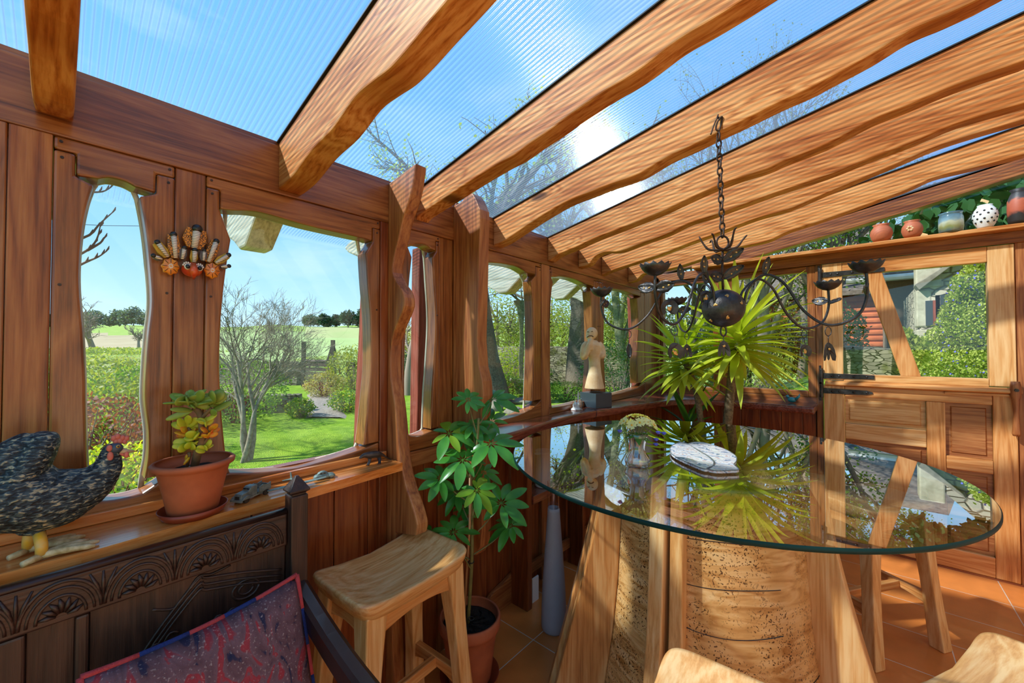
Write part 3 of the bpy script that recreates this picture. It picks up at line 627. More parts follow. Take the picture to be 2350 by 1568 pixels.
# cushion
m,nt,out=newmat('kilim'); p=princ(nt,.9,.1); tc=N(nt,'ShaderNodeTexCoord')
mp=N(nt,'ShaderNodeMapping'); mp.inputs['Scale'].default_value=(1,22,13); lk(nt,tc.outputs['Object'],mp.inputs['Vector'])
n1=N(nt,'ShaderNodeTexNoise',Scale=1.0,Detail=2.5,Distortion=1.5); lk(nt,mp.outputs[0],n1.inputs['Vector'])
r=ramp(nt,[(.27,hexc('262a42')),(.35,hexc('362f42')),(.38,hexc('5c4146')),(.57,hexc('6e5056')),(.60,hexc('8a343a')),(.66,hexc('92383e')),(.70,hexc('6a4e54'))]); lk(nt,n1.outputs['Fac'],r.inputs['Fac'])
n2=N(nt,'ShaderNodeTexNoise',Scale=170.0,Detail=2.0); lk(nt,tc.outputs['Object'],n2.inputs['Vector'])
r2=ramp(nt,[(.60,(0,0,0)),(.76,(.6,.6,.6))]); lk(nt,n2.outputs['Fac'],r2.inputs['Fac'])
mx=N(nt,'ShaderNodeMix',data_type='RGBA'); lk(nt,r2.outputs['Color'],mx.inputs[0]); lk(nt,r.outputs['Color'],mx.inputs[6]); mx.inputs[7].default_value=col(hexc('b9a6a0'))
lk(nt,mx.outputs[2],p.inputs['Base Color']); b=N(nt,'ShaderNodeBump',Strength=.8,Distance=.002); lk(nt,n2.outputs['Fac'],b.inputs['Height']); lk(nt,b.outputs['Normal'],p.inputs['Normal']); lk(nt,p.outputs[0],out.inputs['Surface'])
plain('trim_red',hexc('b03a3e'),.85,bump=.6,scale=200); plain('trim_blue',hexc('152a6a'),.85,bump=.6,scale=200)
cu=thing('kilim_cushion','red and navy woven cushion with piped edge leaning on the settle back','cushion',(.4,.24,.43))
TL=Vector((.345,.035,.775)); TRc=Vector((.315,.432,.790)); BL=Vector((.50,.06,.437)); BR=Vector((.50,.425,.437))
nrm=(TRc-TL).cross(BL-TL).normalized()*-1
if nrm.x<0: nrm=-nrm
def cp(u,v,s):
    p_=TL.lerp(TRc,u).lerp(BL.lerp(BR,u),v); e=(1-(2*u-1)**4)*(1-(2*v-1)**4); pin=.012*((2*u-1)**2)*((2*v-1)**2)
    ed=Vector((0,0,0)); inn=.018*(1-(2*u-1)**2)
    p_=p_+ (Vector((0,0,-1))*inn*(1-v) ) 
    return p_+nrm*s*(.052*e**.6)
n=22; f_=MB()
f_.grid([[cp(i/n,j/n,1) for i in range(n+1)] for j in range(n+1)]); f_.grid([[cp(i/n,j/n,-.6) for i in range(n+1)] for j in range(n+1)])
bmesh.ops.remove_doubles(f_.bm,verts=f_.bm.verts[:],dist=.0005)
f_.build('cover','kilim',cu,smooth=True)
edge=[cp(i/24,0,0) for i in range(25)]; right=[cp(1,j/24,0) for j in range(25)]; left=[cp(0,j/24,0) for j in range(25)]
for pth in(edge,right,left):
    for q,(a0,a1) in enumerate(((0,5),(5,10),(10,14),(14,18),(18,24))):
        MB().tube(pth[a0:a1+1],.006,8).build('piping','trim_red' if q%2==0 else 'trim_blue',cu,smooth=True)
# ================= iron chandelier =================
CH=Vector((1.103,1.537,1.541))
ch=thing('iron_chandelier','black wrought-iron chandelier with leaf arms hanging over the glass table','chandelier',(CH.x,CH.y,1.35))
MB().ell(CH,(.069,.069,.066),u=32,v=20).build('ball','iron',ch,smooth=True)
def patch(par,c,nrm,r):
    nrm=nrm.normalized(); u=nrm.orthogonal().normalized(); w=nrm.cross(u); b=MB(); rnd=random.Random(int(c.x*9999+c.z*777))
    b.ell(c,(r*.9,r*.9,r*.25),rot=nrm.to_track_quat('Z','Y').to_euler(),u=8,v=5)
    for q in range(3): b.ell(c+u*rnd.uniform(-r,r)+w*rnd.uniform(-r,r),(r*.5,r*.5,r*.2),rot=nrm.to_track_quat('Z','Y').to_euler(),u=6,v=4)
    return b.build('gilt_patch','gold',par,smooth=True)
V=lambda a,e:Vector((math.cos(e)*math.cos(a),math.cos(e)*math.sin(a),math.sin(e)))
cdir=math.atan2(-CH.y,CAM[0]-CH.x)
ball=ch
for da,e in((.22,.62),(-.35,.12),(.95,.18),(.25,-.62),(-.85,-.75),(1.5,.5),(-1.4,.3)):
    dv=V(cdir+da,e); patch(ch,CH+Vector((dv.x*.069,dv.y*.069,dv.z*.066)),dv,.006)
# stem, rings, chain
st=MB(); st.tube([(CH.x,CH.y,CH.z+.06),(CH.x-.002,CH.y,CH.z+.13),(CH.x,CH.y,CH.z+.205)],.0042,8); st.build('stem_rod','rustiron',ch,smooth=True)
def leafplate(par,base,dirv,up,L,W,name='iron_leaf',gold=True,curl=.15):
    dirv=dirv.normalized(); side=dirv.cross(up).normalized(); nn_=side.cross(dirv).normalized(); b=MB(); rows=[]
    for i in range(9):
        f=i/8; w=W*math.sin(PI*min(1,f*.92+.06))**.8; c=base+dirv*L*f+nn_*L*curl*f*f
        jag=1+(.10 if i%2 else 0)
        rows.append([c-side*w*jag+nn_*.003,c-side*w*.5,c-nn_*.002,c+side*w*.5,c+side*w*jag+nn_*.003])
    b.grid(rows); o=b.build(name,'iron',par,smooth=True); q=o.modifiers.new('t','SOLIDIFY'); q.thickness=.0015
    if gold:
        for f in(.4,.68): patch(o,base+dirv*L*f+side*W*(.3-f*.5)+nn_*(L*curl*f*f+.001),nn_,.0032); patch(o,base+dirv*L*f+side*W*(f*.6-.3)+nn_*(L*curl*f*f-.003),-nn_,.0032)
    return o
rdir=Vector((math.cos(TH),math.sin(TH),0)); fdir=Vector((-math.sin(TH),math.cos(TH),0)); UP=Vector((0,0,1))
for zo,k in((.105,0),(.165,1)):
    leafplate(ch,CH+UP*zo,(rdir*.8+UP*.55-fdir*.2),-fdir,.075,.018)
    leafplate(ch,CH+UP*zo,(-rdir*.9+UP*.15-fdir*.2),-fdir,.058,.018)
rg=MB()
def ringpts(c,r,ax1,ax2,sy=1,n=20): return [c+ax1*r*math.cos(2*PI*k/n)+ax2*r*sy*math.sin(2*PI*k/n) for k in range(n+1)]
c0=CH+UP*.232; rg.tube(ringpts(c0,.021,rdir,UP,1.1),.0035,8,cap=False); rg.build('top_ring','rustiron',ch,smooth=True)
for k in range(6):
    a=k*PI/3+.3; d_=V(a,0); 
    MB().tube(smoothpts([CH+UP*.205,CH+UP*.207+d_*.02,CH+UP*.212+d_*.045,CH+UP*(.235+.01*(k%3))+d_*.062,CH+UP*(.25+.012*(k%2))+d_*.075],3),[.004]*8+[.003]*4+[.0015],6).build('petal_spike','rustiron',ch,smooth=True)
hk=Vector((1.099,1.510,2.187)); bot=c0+UP*.02; top=hk-UP*.035; nl=15; 
for k in range(nl):
    f=(k+.5)/nl; c=bot.lerp(top,f); hl=(top-bot).length/nl; a1=rdir if k%2 else fdir
    MB().tube([c+a1*.0085*math.cos(2*PI*j/16)+UP*(hl*.62)*math.sin(2*PI*j/16) for j in range(17)],.0030,6,cap=False).build('chain_link','rustiron',ch,smooth=True)
h=MB(); h.tube(smoothpts([hk-UP*.028,hk-UP*.02-rdir*.008,hk+UP*.005-rdir*.002,hk+UP*.02+rdir*.01-fdir*.004,hk+UP*.012+rdir*.014,hk-UP*.01+rdir*.008,hk-UP*.03+rdir*.002],3),.003,7)
h.tube(smoothpts([hk+UP*.03,hk+UP*.018-rdir*.004,hk-UP*.01-rdir*.016,hk-UP*.04-rdir*.026],3),.0026,7); h.tube([hk+UP*.02+rdir*.0,hk+Vector((0,.02,.02))],.0035,8)
h.build('ceiling_hook','rustiron',ch,smooth=True)
def pend(par,c,s,kind,face=-fdir):
    """stamped pendant: crescent or three-lobed bell hung from a wire"""
    face=face.normalized(); side=face.cross(UP).normalized()*-1; b=MB()
    if kind=='crescent':
        pts=[]; n=22
        for k in range(n+1):
            a=math.radians(-50+280*k/n); pts.append((math.cos(a),math.sin(a)))
        for k in range(n+1):
            a=math.radians(230-280*k/n); rr=.45; pts.append((rr*math.cos(a),rr*math.sin(a)-.08))
    else:
        pts=[(-.1,1),(.1,1),(.45,.75),(.72,.2),(.85,-.5),(.78,-1),(.5,-.95),(.3,-.45),(.2,.0),(.14,-.75),(0,-.95),(-.14,-.75),(-.2,0),(-.3,-.45),(-.5,-.95),(-.78,-1),(-.85,-.5),(-.72,.2),(-.45,.75)]
    va=[b.bm.verts.new(c+side*x*s+UP*z*s*1.05+face*.001+face*.006*x*x) for x,z in pts]; vb=[b.bm.verts.new(c+side*x*s+UP*z*s*1.05-face*.001+face*.006*x*x) for x,z in pts]
    b.face(va); b.face(list(reversed(vb))); n=len(pts)
    for i in range(n): b.face([va[i],va[(i+1)%n],vb[(i+1)%n],vb[i]])
    o=b.build('pendant','iron',par); patch(o,c+face*.003-UP*s*(.1 if kind=='crescent' else -.3),face,.0045 if kind!='crescent' else .008)
    return o
def loop(par,a,b_): # wire loops between two points
    m_=MB(); c=a.lerp(b_,.3); r=(a-b_).length*.28
    m_.tube([c+rdir*r*.7*math.cos(2*PI*j/14)+UP*r*math.sin(2*PI*j/14) for j in range(15)],.0014,6,cap=False); m_.tube([a.lerp(b_,.55),b_],.0012,6); return m_.build('wire','iron',par,smooth=True)
ARMS=[(-33,.38,.113,1.0,'bell'),(8,.42,.10,.92,'crescent'),(88,.42,.085,.9,'bell'),(160,.42,.087,.85,'blade'),(218,.42,.096,1.0,'crescent')]
for a,r,zc,sc_,pk in ARMS:
    a_=A(a); d_=(rdir*math.cos(a_)+fdir*math.sin(a_)); 
    am=MB(); P=[CH+d_*.063+UP*.0,CH+d_*.075+UP*.06,CH+d_*r*.32+UP*.105,CH+d_*r*.46+UP*.075,CH+d_*r*.60-UP*.02,CH+d_*r*.76-UP*.068,CH+d_*r*.93-UP*.048,CH+d_*r*1.0+UP*.01,CH+d_*r*1.0+UP*(zc-.02)]
    o=am.tube(smoothpts(P,6),.0042,8).build('arm','iron',ch,smooth=True)
    c=CH+d_*r+UP*(zc-.025)
    cup=MB(); n=24; R=[]
    for rr_,z in((.004,-.004),(.018,.0),(.030,.008),(.037,.017),(.0405,.024)):
        R.append([c+Vector((rr_*math.cos(2*PI*k/n)*(1+(.10 if (z>.02 and k%2) else 0)),rr_*math.sin(2*PI*k/n)*(1+(.10 if (z>.02 and k%2) else 0)),z+(.007 if (z>.02 and k%2) else 0))) for k in range(n)])
    cup.rings(R,True,False); cup.face([v for v in cup.bm.verts][:n]); 
    q=cup.build('drip_cup','iron',ch,smooth=True); q.modifiers.new('s','SOLIDIFY').thickness=.0018
    t_=d_.cross(UP)
    bs=CH+d_*r+UP*.03
    leafplate(ch,bs,(t_*.9-d_*.25+UP*.15),-fdir,.062*sc_,.017); leafplate(ch,bs,(-t_*.9-d_*.1+UP*.1),-fdir,.06*sc_,.017)
    if a!=8: leafplate(ch,CH+d_*r*.32+UP*.105,(UP+d_*.15),-fdir,.06,.013)
    lo=CH+d_*r*.76-UP*.073
    if pk!='blade': pend(ch,lo-UP*.078,.026*sc_ if pk=='crescent' else .027,pk,-fdir+rdir*.2)
    else: leafplate(ch,lo-UP*.05,-UP,-fdir,.055,.011,'pendant',False)
    loop(ch,lo,lo-UP*.05)
b0=CH-UP*.066
MB().tube([b0-UP*.014+rdir*.010*math.cos(2*PI*j/16)+UP*.018*math.sin(2*PI*j/16) for j in range(17)],.003,7,cap=False).build('bottom_ring','iron',ch,smooth=True)
pend(ch,b0-UP*.075,.026,'bell'); MB().tube([b0-UP*.03,b0-UP*.052],.0013,6).build('wire','iron',ch)
pend(ch,CH-rdir*.07+UP*.035-fdir*.02,.024,'crescent'); pend(ch,CH+rdir*.13+UP*.055+fdir*.25,.03,'bell'); pend(ch,CH-rdir*.19+UP*.0-fdir*.0,.03,'crescent')
# ================= painted bird mask =================
mk=thing('painted_mask','brightly painted wooden bird-demon mask with cobra crest hung between the two left windows','mask',(.02,.25,1.6))
plain('m_red',hexc('c63a22'),.35,coat=.4,c2=hexc('d85a1e'),scale=40); plain('m_orange',hexc('e39318'),.35,coat=.4,c2=hexc('cf6c1a'),scale=70); plain('m_white',hexc('e6ded2'),.4); plain('m_grey',hexc('5c5a60'),.5); plain('m_olive',hexc('9a8420'),.4,c2=hexc('c89a22'),scale=60)
m,nt,out=newmat('m_scale'); p=princ(nt,.4,.4,0,.3); tc=N(nt,'ShaderNodeTexCoord'); mp=N(nt,'ShaderNodeMapping'); mp.inputs['Rotation'].default_value=(A(45),0,0); lk(nt,tc.outputs['Object'],mp.inputs['Vector'])
ck=N(nt,'ShaderNodeTexVoronoi',Scale=170.0,feature='DISTANCE_TO_EDGE'); lk(nt,mp.outputs[0],ck.inputs['Vector']); r=ramp(nt,[(.06,hexc('3c2410')),(.14,hexc('d98a22'))]); lk(nt,ck.outputs['Distance'],r.inputs['Fac']); lk(nt,r.outputs['Color'],p.inputs['Base Color']); lk(nt,p.outputs[0],out.inputs['Surface'])
# striped cobra chest: bands across
m,nt,out=newmat('m_stripe'); p=princ(nt,.4,.4); tc=N(nt,'ShaderNodeTexCoord'); wv=N(nt,'ShaderNodeTexWave',Scale=70.0,bands_direction='Z'); lk(nt,tc.outputs['Object'],wv.inputs['Vector']); r=ramp(nt,[(.12,hexc('3a322c')),(.28,hexc('ece4d8'))]); lk(nt,wv.outputs['Fac'],r.inputs['Fac']); lk(nt,r.outputs['Color'],p.inputs['Base Color']); lk(nt,p.outputs[0],out.inputs['Surface'])
MX=.0
def mpx(x,y,X=MX): return on(300+x/7.84,480+y/7.84,X=X)
MB().ell(mpx(1100,1090,.02),(.03,.024,.021),u=20,v=12).build('face','m_red',mk,smooth=True)
MB().tube([mpx(1130,1010,.045),mpx(1140,1130,.058),mpx(1130,1255,.03)],[.008,.011,.003],10).build('beak','m_red',mk,smooth=True)
for (x,y) in((1020,1035),(1240,1065)):
    c=mpx(x,y,.046); e=MB().ell(c,(.006,.0075,.0085),u=14,v=8).build('eye','m_white',mk,smooth=True); MB().ell(c+Vector((.003,0,0)),(.0055,.0055,.0065),u=12,v=8).build('pupil','black',e,smooth=True)
    for k in range(6):
        a=A(20+k*28); MB().ell(c+Vector((-.003,.0095*math.cos(a),.012*math.sin(a))),(.003,.0022,.003),u=6,v=4).build('brow_bead','m_white',mk,smooth=True)
for (x,y) in((715,1035),(1460,1110)):
    c=mpx(x,y,.025); dsc=MB(); R=[]
    for r_,xx in((.0001,.009),(.006,.009),(.010,.006),(.0205,.007),(.0225,.003),(.0225,-.006)):
        R.append([(c.x+xx,c.y+r_*.82*(1+(.07*math.cos(8*2*PI*k/48) if r_>.015 else 0))*math.cos(2*PI*k/48),c.z+r_*(1+(.07*math.cos(8*2*PI*k/48) if r_>.015 else 0))*math.sin(2*PI*k/48)) for k in range(48)])
    o=dsc.rings(R,True,True).build('ear_disc','m_orange',mk,smooth=True)
    for k in range(8):
        a=k*PI/4; MB().tube([(c.x+.0085,c.y+.002*math.cos(a),c.z+.0025*math.sin(a)),(c.x+.0085,c.y+.006*math.cos(a),c.z+.0073*math.sin(a))],.0014,5).build('petal','m_white',o,smooth=True)
        MB().tube([(c.x+.0075,c.y+.008*math.cos(a),c.z+.0098*math.sin(a)),(c.x+.0078,c.y+.0178*math.cos(a),c.z+.0215*math.sin(a))],.0006,4).build('groove','black',o)
cob=[((1145,700),(1190,380),.010,.013,'m_scale',.036),((810,880),(770,480),.0065,.008,'m_scale',.018),((670,860),(490,620),.0055,.007,'m_olive',.016),((560,900),(430,850),.0045,.006,'m_grey',.009),
     ((1400,950),(1530,600),.0065,.008,'m_scale',.018),((1530,970),(1740,840),.0055,.007,'m_olive',.014),((1630,1040),(1740,1030),.0045,.006,'m_grey',.009),
     ((1140,960),(1150,760),.006,.007,'m_olive',.012),((930,900),(960,720),.005,.006,'m_grey',.012),((1310,930),(1320,770),.004,.005,'m_grey',.012)]
for (b0_,b1_,r0,r1,hm,hw) in cob:
    a=mpx(*b0_,X=.028); c=mpx(*b1_,X=.03); dv=(c-a); sd_=Vector((1,0,0)).cross(dv).normalized()
    hd=MB(); mid=a.lerp(c,.55)
    pts=[a-sd_*hw*.45,a.lerp(c,.45)-sd_*hw*.8,c-sd_*hw*.62+dv*.10,c+dv*.06,c+sd_*hw*.62+dv*.10,a.lerp(c,.45)+sd_*hw*.8,a+sd_*hw*.45]
    va=[hd.bm.verts.new(p_-Vector((.004,0,0))) for p_ in pts]; vb=[hd.bm.verts.new(p_-Vector((.014,0,0))) for p_ in pts]
    hd.face(va); hd.face(list(reversed(vb)))
    for i in range(len(pts)): hd.face([va[i],va[(i+1)%len(pts)],vb[(i+1)%len(pts)],vb[i]])
    hood=hd.build('cobra_hood',hm,mk,bevel=.002)
    MB().tube([a,a.lerp(c,.5)+Vector((.002,0,0)),c+Vector((.003,0,0))],[r0*.7,r0*.85,r0],10).build('cobra_chest','m_stripe',hood,smooth=True)
    MB().ell(c+dv.normalized()*.003+Vector((.004,0,0)),(r1*.8,r1,r1),u=12,v=8).build('cobra_head','black',hood,smooth=True)
# ================= hen sculpture on the ledge =================
LZ=.955
m,nt,out=newmat('henfeather'); p=princ(nt,.55,.4); tc=N(nt,'ShaderNodeTexCoord'); mp=N(nt,'ShaderNodeMapping'); mp.inputs['Scale'].default_value=(110,80,190); mp.inputs['Rotation'].default_value=(.5,0,0); lk(nt,tc.outputs['Object'],mp.inputs['Vector'])
n1=N(nt,'ShaderNodeTexNoise',Scale=1.0,Detail=4.0,Distortion=.6); lk(nt,mp.outputs[0],n1.inputs['Vector'])
r=ramp(nt,[(.38,hexc('10161c')),(.48,hexc('24323c')),(.56,hexc('44565e')),(.64,hexc('a09a80'))]); lk(nt,n1.outputs['Fac'],r.inputs['Fac']); lk(nt,r.outputs['Color'],p.inputs['Base Color'])
b=N(nt,'ShaderNodeBump',Strength=1.0,Distance=.006); lk(nt,n1.outputs['Fac'],b.inputs['Height']); lk(nt,b.outputs['Normal'],p.inputs['Normal']); lk(nt,p.outputs[0],out.inputs['Surface'])
plain('henred',hexc('c0685a'),.6,var=.1); plain('henblue',hexc('3a4a5c'),.5); plain('beak',hexc('b8a48a'),.5); plain('henyellow',hexc('e0a824'),.5,c2=hexc('c9a868'),scale=40); plain('henclaw',hexc('a89060'),.6,c2=hexc('d8c49a'),scale=60); plain('henbelly',hexc('a07c5c'),.7,var=.2,scale=50)
hen=thing('hen_sculpture','dark feathered clay hen with red comb and yellow legs on the ledge','sculpture',(.13,0,LZ))
HP=lambda x,y,X=.12:on(x,y,X=X)
hb=MB()
hb.tube(smoothpts([HP(-60,1115),HP(-20,1135),HP(40,1140),HP(110,1145),HP(165,1130),HP(215,1105),HP(244,1075),HP(252,1050),HP(255,1035)],3),
  [.035,.048,.055,.06,.063,.066,.067,.067,.066,.064,.062,.060,.056,.051,.046,.041,.036,.031,.028,.025,.022,.020,.019,.018,.017][:25],18,flat=1.05,up=(0,0,1))
hb.tube(smoothpts([HP(30,1145),HP(50,1090),HP(82,1045),HP(102,1008),HP(108,992)],3),[.06,.06,.06,.058,.056,.054,.052,.049,.046,.042,.037,.03,.022],16,flat=.6,up=(0,1,0))
hb.tube(smoothpts([HP(-30,1120),HP(0,1075),HP(45,1030),HP(80,1003)],3),[.04,.042,.042,.04,.036,.034,.03,.026,.022,.014],14)
hb.ell(HP(258,1034),(.017,.018,.018))
hr=remesh(hb,.0035,3)
for v in hr.bm.verts:
    q=v.co*70; v.co+=v.co.normalized()*0; nn_=mnoise.noise(Vector((q.x,q.y*.6,q.z*1.4))); v.co.x+=.0022*nn_; v.co.z+=.0015*mnoise.noise(q*1.7)
body=hr.build('body','henfeather',hen,smooth=True)
MB().tube(smoothpts([HP(-50,1150,.125),HP(20,1178,.135),HP(90,1196,.13),HP(130,1190,.125)],3),[.02,.024,.028,.03,.03,.028,.026,.02,.016,.006],12).build('belly','henbelly',hen,smooth=True)
hd=HP(270,1030)
MB().ell(HP(266,1029,.132),(.012,.013,.012),u=14,v=8).build('face_patch','henblue',hen,smooth=True)
MB().tube([HP(276,1034,.128),HP(292,1036,.124),HP(314,1036,.12)],[.0075,.005,.001],10).build('upper_beak','beak',hen,smooth=True)
MB().tube([HP(274,1040,.128),HP(288,1046,.125),HP(298,1048,.122)],[.004,.003,.001],8).build('lower_beak','henred',hen,smooth=True)
MB().ell(HP(271,1025,.143),(.003,.0042,.0042),u=12,v=8).build('eye','gold',hen,smooth=True); MB().ell(HP(271.5,1025,.146),(.0015,.002,.002),u=10,v=6).build('pupil','black',hen,smooth=True)
cb=MB()
for (x,y,r_) in((261,1006,.0075),(270,1002,.0075),(281,1005,.007),(291,1006,.007),(275,1013,.008),(266,1014,.007),(286,1014,.006)): cb.ell(HP(x,y,.125),(.004,r_*.75,r_),u=10,v=7)
cb.build('comb','henred',hen,smooth=True)
MB().ell(HP(251,1029,.14),(.004,.0055,.008),u=10,v=7).build('ear_lobe','henred',hen,smooth=True)
MB().ell(HP(253,1048,.138),(.004,.0058,.012),u=10,v=7).build('wattle','henred',hen,smooth=True); MB().ell(HP(290,1044,.13),(.004,.005,.008),u=10,v=7).build('wattle','henred',hen,smooth=True)
for (x,y,X,dx) in((91,1255,.135,0),(60,1262,.105,1)):
    foot=on(x+4,1286 if not dx else 1272,Z=LZ); 
    t_=MB(); top_=HP(88 if not dx else 70,1215,X)
    t_.tube([top_,Vector((foot.x,foot.y,LZ+.03)),Vector((foot.x,foot.y,LZ+.012))],[.010,.0095,.0095],14).build('leg','henyellow',hen,smooth=True)
    MB().ell(HP(82 if not dx else 66,1212,X),(.02,.02,.015),u=14,v=8).build('thigh','henfeather',hen,smooth=True)
    f_=MB()
    for ax_,ay_ in((-.010,.085),(.014,.078),(-.035,.07)): f_.tube(smoothpts([Vector((foot.x,foot.y,LZ+.010)),Vector((foot.x+ax_*.5,foot.y+ay_*.45,LZ+.011)),Vector((foot.x+ax_,foot.y+ay_,LZ+.006))],3),[.008,.008,.007,.0075,.006,.006,.003],8)
    f_.tube([Vector((foot.x,foot.y,LZ+.009)),Vector((foot.x+.02,foot.y-.025,LZ+.008))],[.008,.006],8)
    f_.build('foot','henclaw',hen,smooth=True)
# ================= pots =================
def pot(name,label,c,prof,mat,soilz=None,soilr=None,segs=48,thick=True,cat='pot',group=None,sx=1,sy=1):
    t=thing(name,label,cat,c,0,group)
    outer=prof; inner=[(max(.002,r-.008),z) for r,z in reversed(prof) if z>prof[0][1]+.012]+[(max(.002,prof[0][0]-.01),prof[0][1]+.012)]
    MB().lathe(outer+inner if thick else outer,segs,(0,0,0),sx,sy).build('pot_body',mat,t,smooth=True,world=False,bevel=0)
    if soilz:
        s=MB(); R=[]
        for k in range(8):
            r_=soilr*k/7; R.append([(max(r_,.0005)*sx*math.cos(2*PI*j/28),max(r_,.0005)*sy*math.sin(2*PI*j/28),soilz+.006*mnoise.noise(Vector((r_*40,j*.7,k)))) for j in range(28)])
        s.rings(R,True,True).build('soil','soil',t,smooth=True,world=False)
    return t
# succulent pot
pc_=Vector((.112,.245,LZ)); 
sp=pot('potted_succulent','jade succulent with red-tipped leaves in a terracotta pot on the ledge',pc_,[(.052,.012),(.055,.014),(.066,.07),(.078,.123),(.082,.128),(.090,.133),(.092,.142),(.088,.146)],'terracotta',.118,.072,cat='plant')
sp.rotation_euler=(0,0,0)
MB().lathe([(.062,.0),(.066,.002),(.076,.022),(.073,.022),(.064,.006),(.001,.005)],48).build('pot_saucer','saucer',sp,smooth=True,world=False)
leafmat('jade',hexc('b4c22c'),hexc('dcd84a'),.35,.3,scale=14); leafmat('jadered',hexc('e8c83a'),hexc('e8742a'),.4,.3,scale=60); leafmat('jadegreen',hexc('7c9a3a'),hexc('aab850'),.25,.3,scale=20)
SPX=lambda x,y,d=0: on(320+x/7.127,860+y/7.127,D=1.045+d)
sj=MB()
base=Vector((pc_.x,pc_.y,LZ+.118))
sj.tube(smoothpts([base,SPX(960,1250),SPX(1020,1100),SPX(1020,900),SPX(1010,720),SPX(970,610),SPX(900,540)],4),[.0095]*5+[.0085]*6+[.0072]*14,10)
sj.tube(smoothpts([SPX(1030,700),SPX(1110,620),SPX(1180,560)],3),.005,8); sj.tube([base+Vector((.0,-.018,0)),SPX(820,1340)+Vector((.0,0,-.0)),SPX(815,1270)],.004,8); sj.tube(smoothpts([SPX(1010,1150),SPX(860,1080),SPX(840,960),SPX(800,860)],3),.0035,8); sj.tube(smoothpts([SPX(1040,1150),SPX(1120,1040),SPX(1130,960),SPX(1080,820)],3),.0035,8)
sj.build('stems','brownstem',sp,smooth=True)
rnd=random.Random(4)
jl={'jade':MB(),'jadered':MB(),'jadegreen':MB()}
def jleaf(c,d,L,W,mt,rnd=rnd):
    d=Vector(d).normalized(); up=Vector((rnd.uniform(-1,1)+.6,rnd.uniform(-1,1)-.5,rnd.uniform(-.3,1))); n_=(up-d*up.dot(d)).normalized()
    q=Matrix((d.cross(n_),n_,d)).transposed().to_quaternion().to_euler()
    b=MB(); b.ell(c+d*L*.5,(W,W*.3,L*.5),rot=q,u=10,v=7)
    me=bpy.data.meshes.new('x'); b.bm.to_mesh(me); jl[mt].bm.from_mesh(me); bpy.data.meshes.remove(me); b.bm.free()
def rosette(x,y,n,L,W,mt,dd=0,tilt=.4):
    c=SPX(x,y,dd)
    for k in range(n):
        a=2*PI*k/n+rnd.uniform(-.3,.3); z=rnd.uniform(tilt-.5,tilt+.5)
        jleaf(c+Vector((0,0,rnd.uniform(-.008,.008))),(math.cos(a),math.sin(a),z),L*rnd.uniform(.9,1.3),W*rnd.uniform(1.15,1.45),mt)
for (x,y,n,L,W,mt,t_) in((790,430,10,.042,.0105,'jadegreen',.5),(900,440,7,.04,.010,'jadegreen',.5),(1170,480,9,.040,.0125,'jadegreen',.5),(870,560,6,.05,.007,'jadegreen',.05),(1150,590,4,.045,.008,'jadegreen',.2),
    (770,850,9,.030,.0085,'jade',.6),(830,960,8,.028,.009,'jadered',.2),(800,1120,9,.026,.009,'jade',.2),(870,1180,6,.022,.008,'jade',.4),(930,1020,6,.024,.009,'jade',.5),
    (1090,800,6,.022,.007,'jade',.6),(1140,950,6,.025,.007,'jadered',.5),(1080,1200,7,.020,.0065,'jade',.7),(770,1380,2,.014,.009,'jadered',.5),(1120,1050,5,.018,.005,'jadered',.6)):
    rosette(x,y,n,L,W,mt,rnd.uniform(-.015,.015),t_)
for k in jl: jl[k].build('leaves' if k!='jadered' else 'red_tipped_leaves',k,sp,smooth=True)
# ================= toys on the ledge =================
def wheels(b,L,W,r,xs,z=0):
    for x in xs:
        for s in(-1,1): b.tube([(x,s*W/2-s*.003,r),(x,s*W/2+s*.002,r)],r,12)
tr=thing('toy_truck','old grey die-cast toy lorry parked on the ledge beside the terracotta pot','toy',(.100,.385,LZ),A(-62)); tr.scale=(1.12,1.12,1.12)
MB().prism([(-.043,.007),(.044,.007),(.044,.011),(-.043,.011)],'Y',-.012,.012).build('chassis','lead',tr,world=False)
b=MB(); b.prism([(.018,.011),(.043,.011),(.043,.020),(.040,.024),(.020,.026),(.014,.034),(.010,.036),(-.004,.036),(-.006,.034),(-.006,.011)],'Y',-.0115,.0115); cbn=b.build('cab','lead',tr,world=False,bevel=.0015)
MB().box(.0165,.0178,-.009,-.001,.0275,.0325).box(.0165,.0178,.001,.009,.0275,.0325).build('windscreen','black',cbn,world=False)
MB().box(.0425,.0442,-.006,.006,.011,.019).build('grille','darkmetal',cbn,world=False)
b=MB(); b.box(-.045,-.008,-.015,.015,.012,.015)
for s in(-1,1): b.prism([(-.045,.014),(-.008,.014),(-.008,.028),(-.02,.032),(-.032,.028),(-.045,.031)],'Y',s*.015-.0012,s*.015+.0012)
b.box(-.046,-.0445,-.015,.015,.014,.026); b.build('truck_bed','lead',tr,world=False)
for x in(.030,-.03):
    for s in(-1,1): MB().tube([(x,s*.011,.0075),(x,s*.0165,.0075)],.0078,14).build('wheel','darkmetal',tr,world=False)
for s in(-1,1): MB().prism([(.018,.010),(.020,.016),(.030,.019),(.042,.015),(.046,.010)],'Y',s*.015-.004,s*.015+.004).build('mudguard','lead',tr,world=False,bevel=.001)
MB().box(.044,.048,-.018,.018,.006,.011).build('bumper','lead',tr,world=False)
ap=thing('toy_aeroplane','small grey-green toy aeroplane standing on the ledge between lorry and car','toy',(.085,.515,LZ),A(0))
b=MB(); b.tube([(.050,0,.010),(.040,0,.011),(.015,0,.012),(-.02,0,.012),(-.052,0,.011)],[.002,.006,.008,.006,.002],12); b.build('fuselage','leadgreen',ap,smooth=True,world=False)
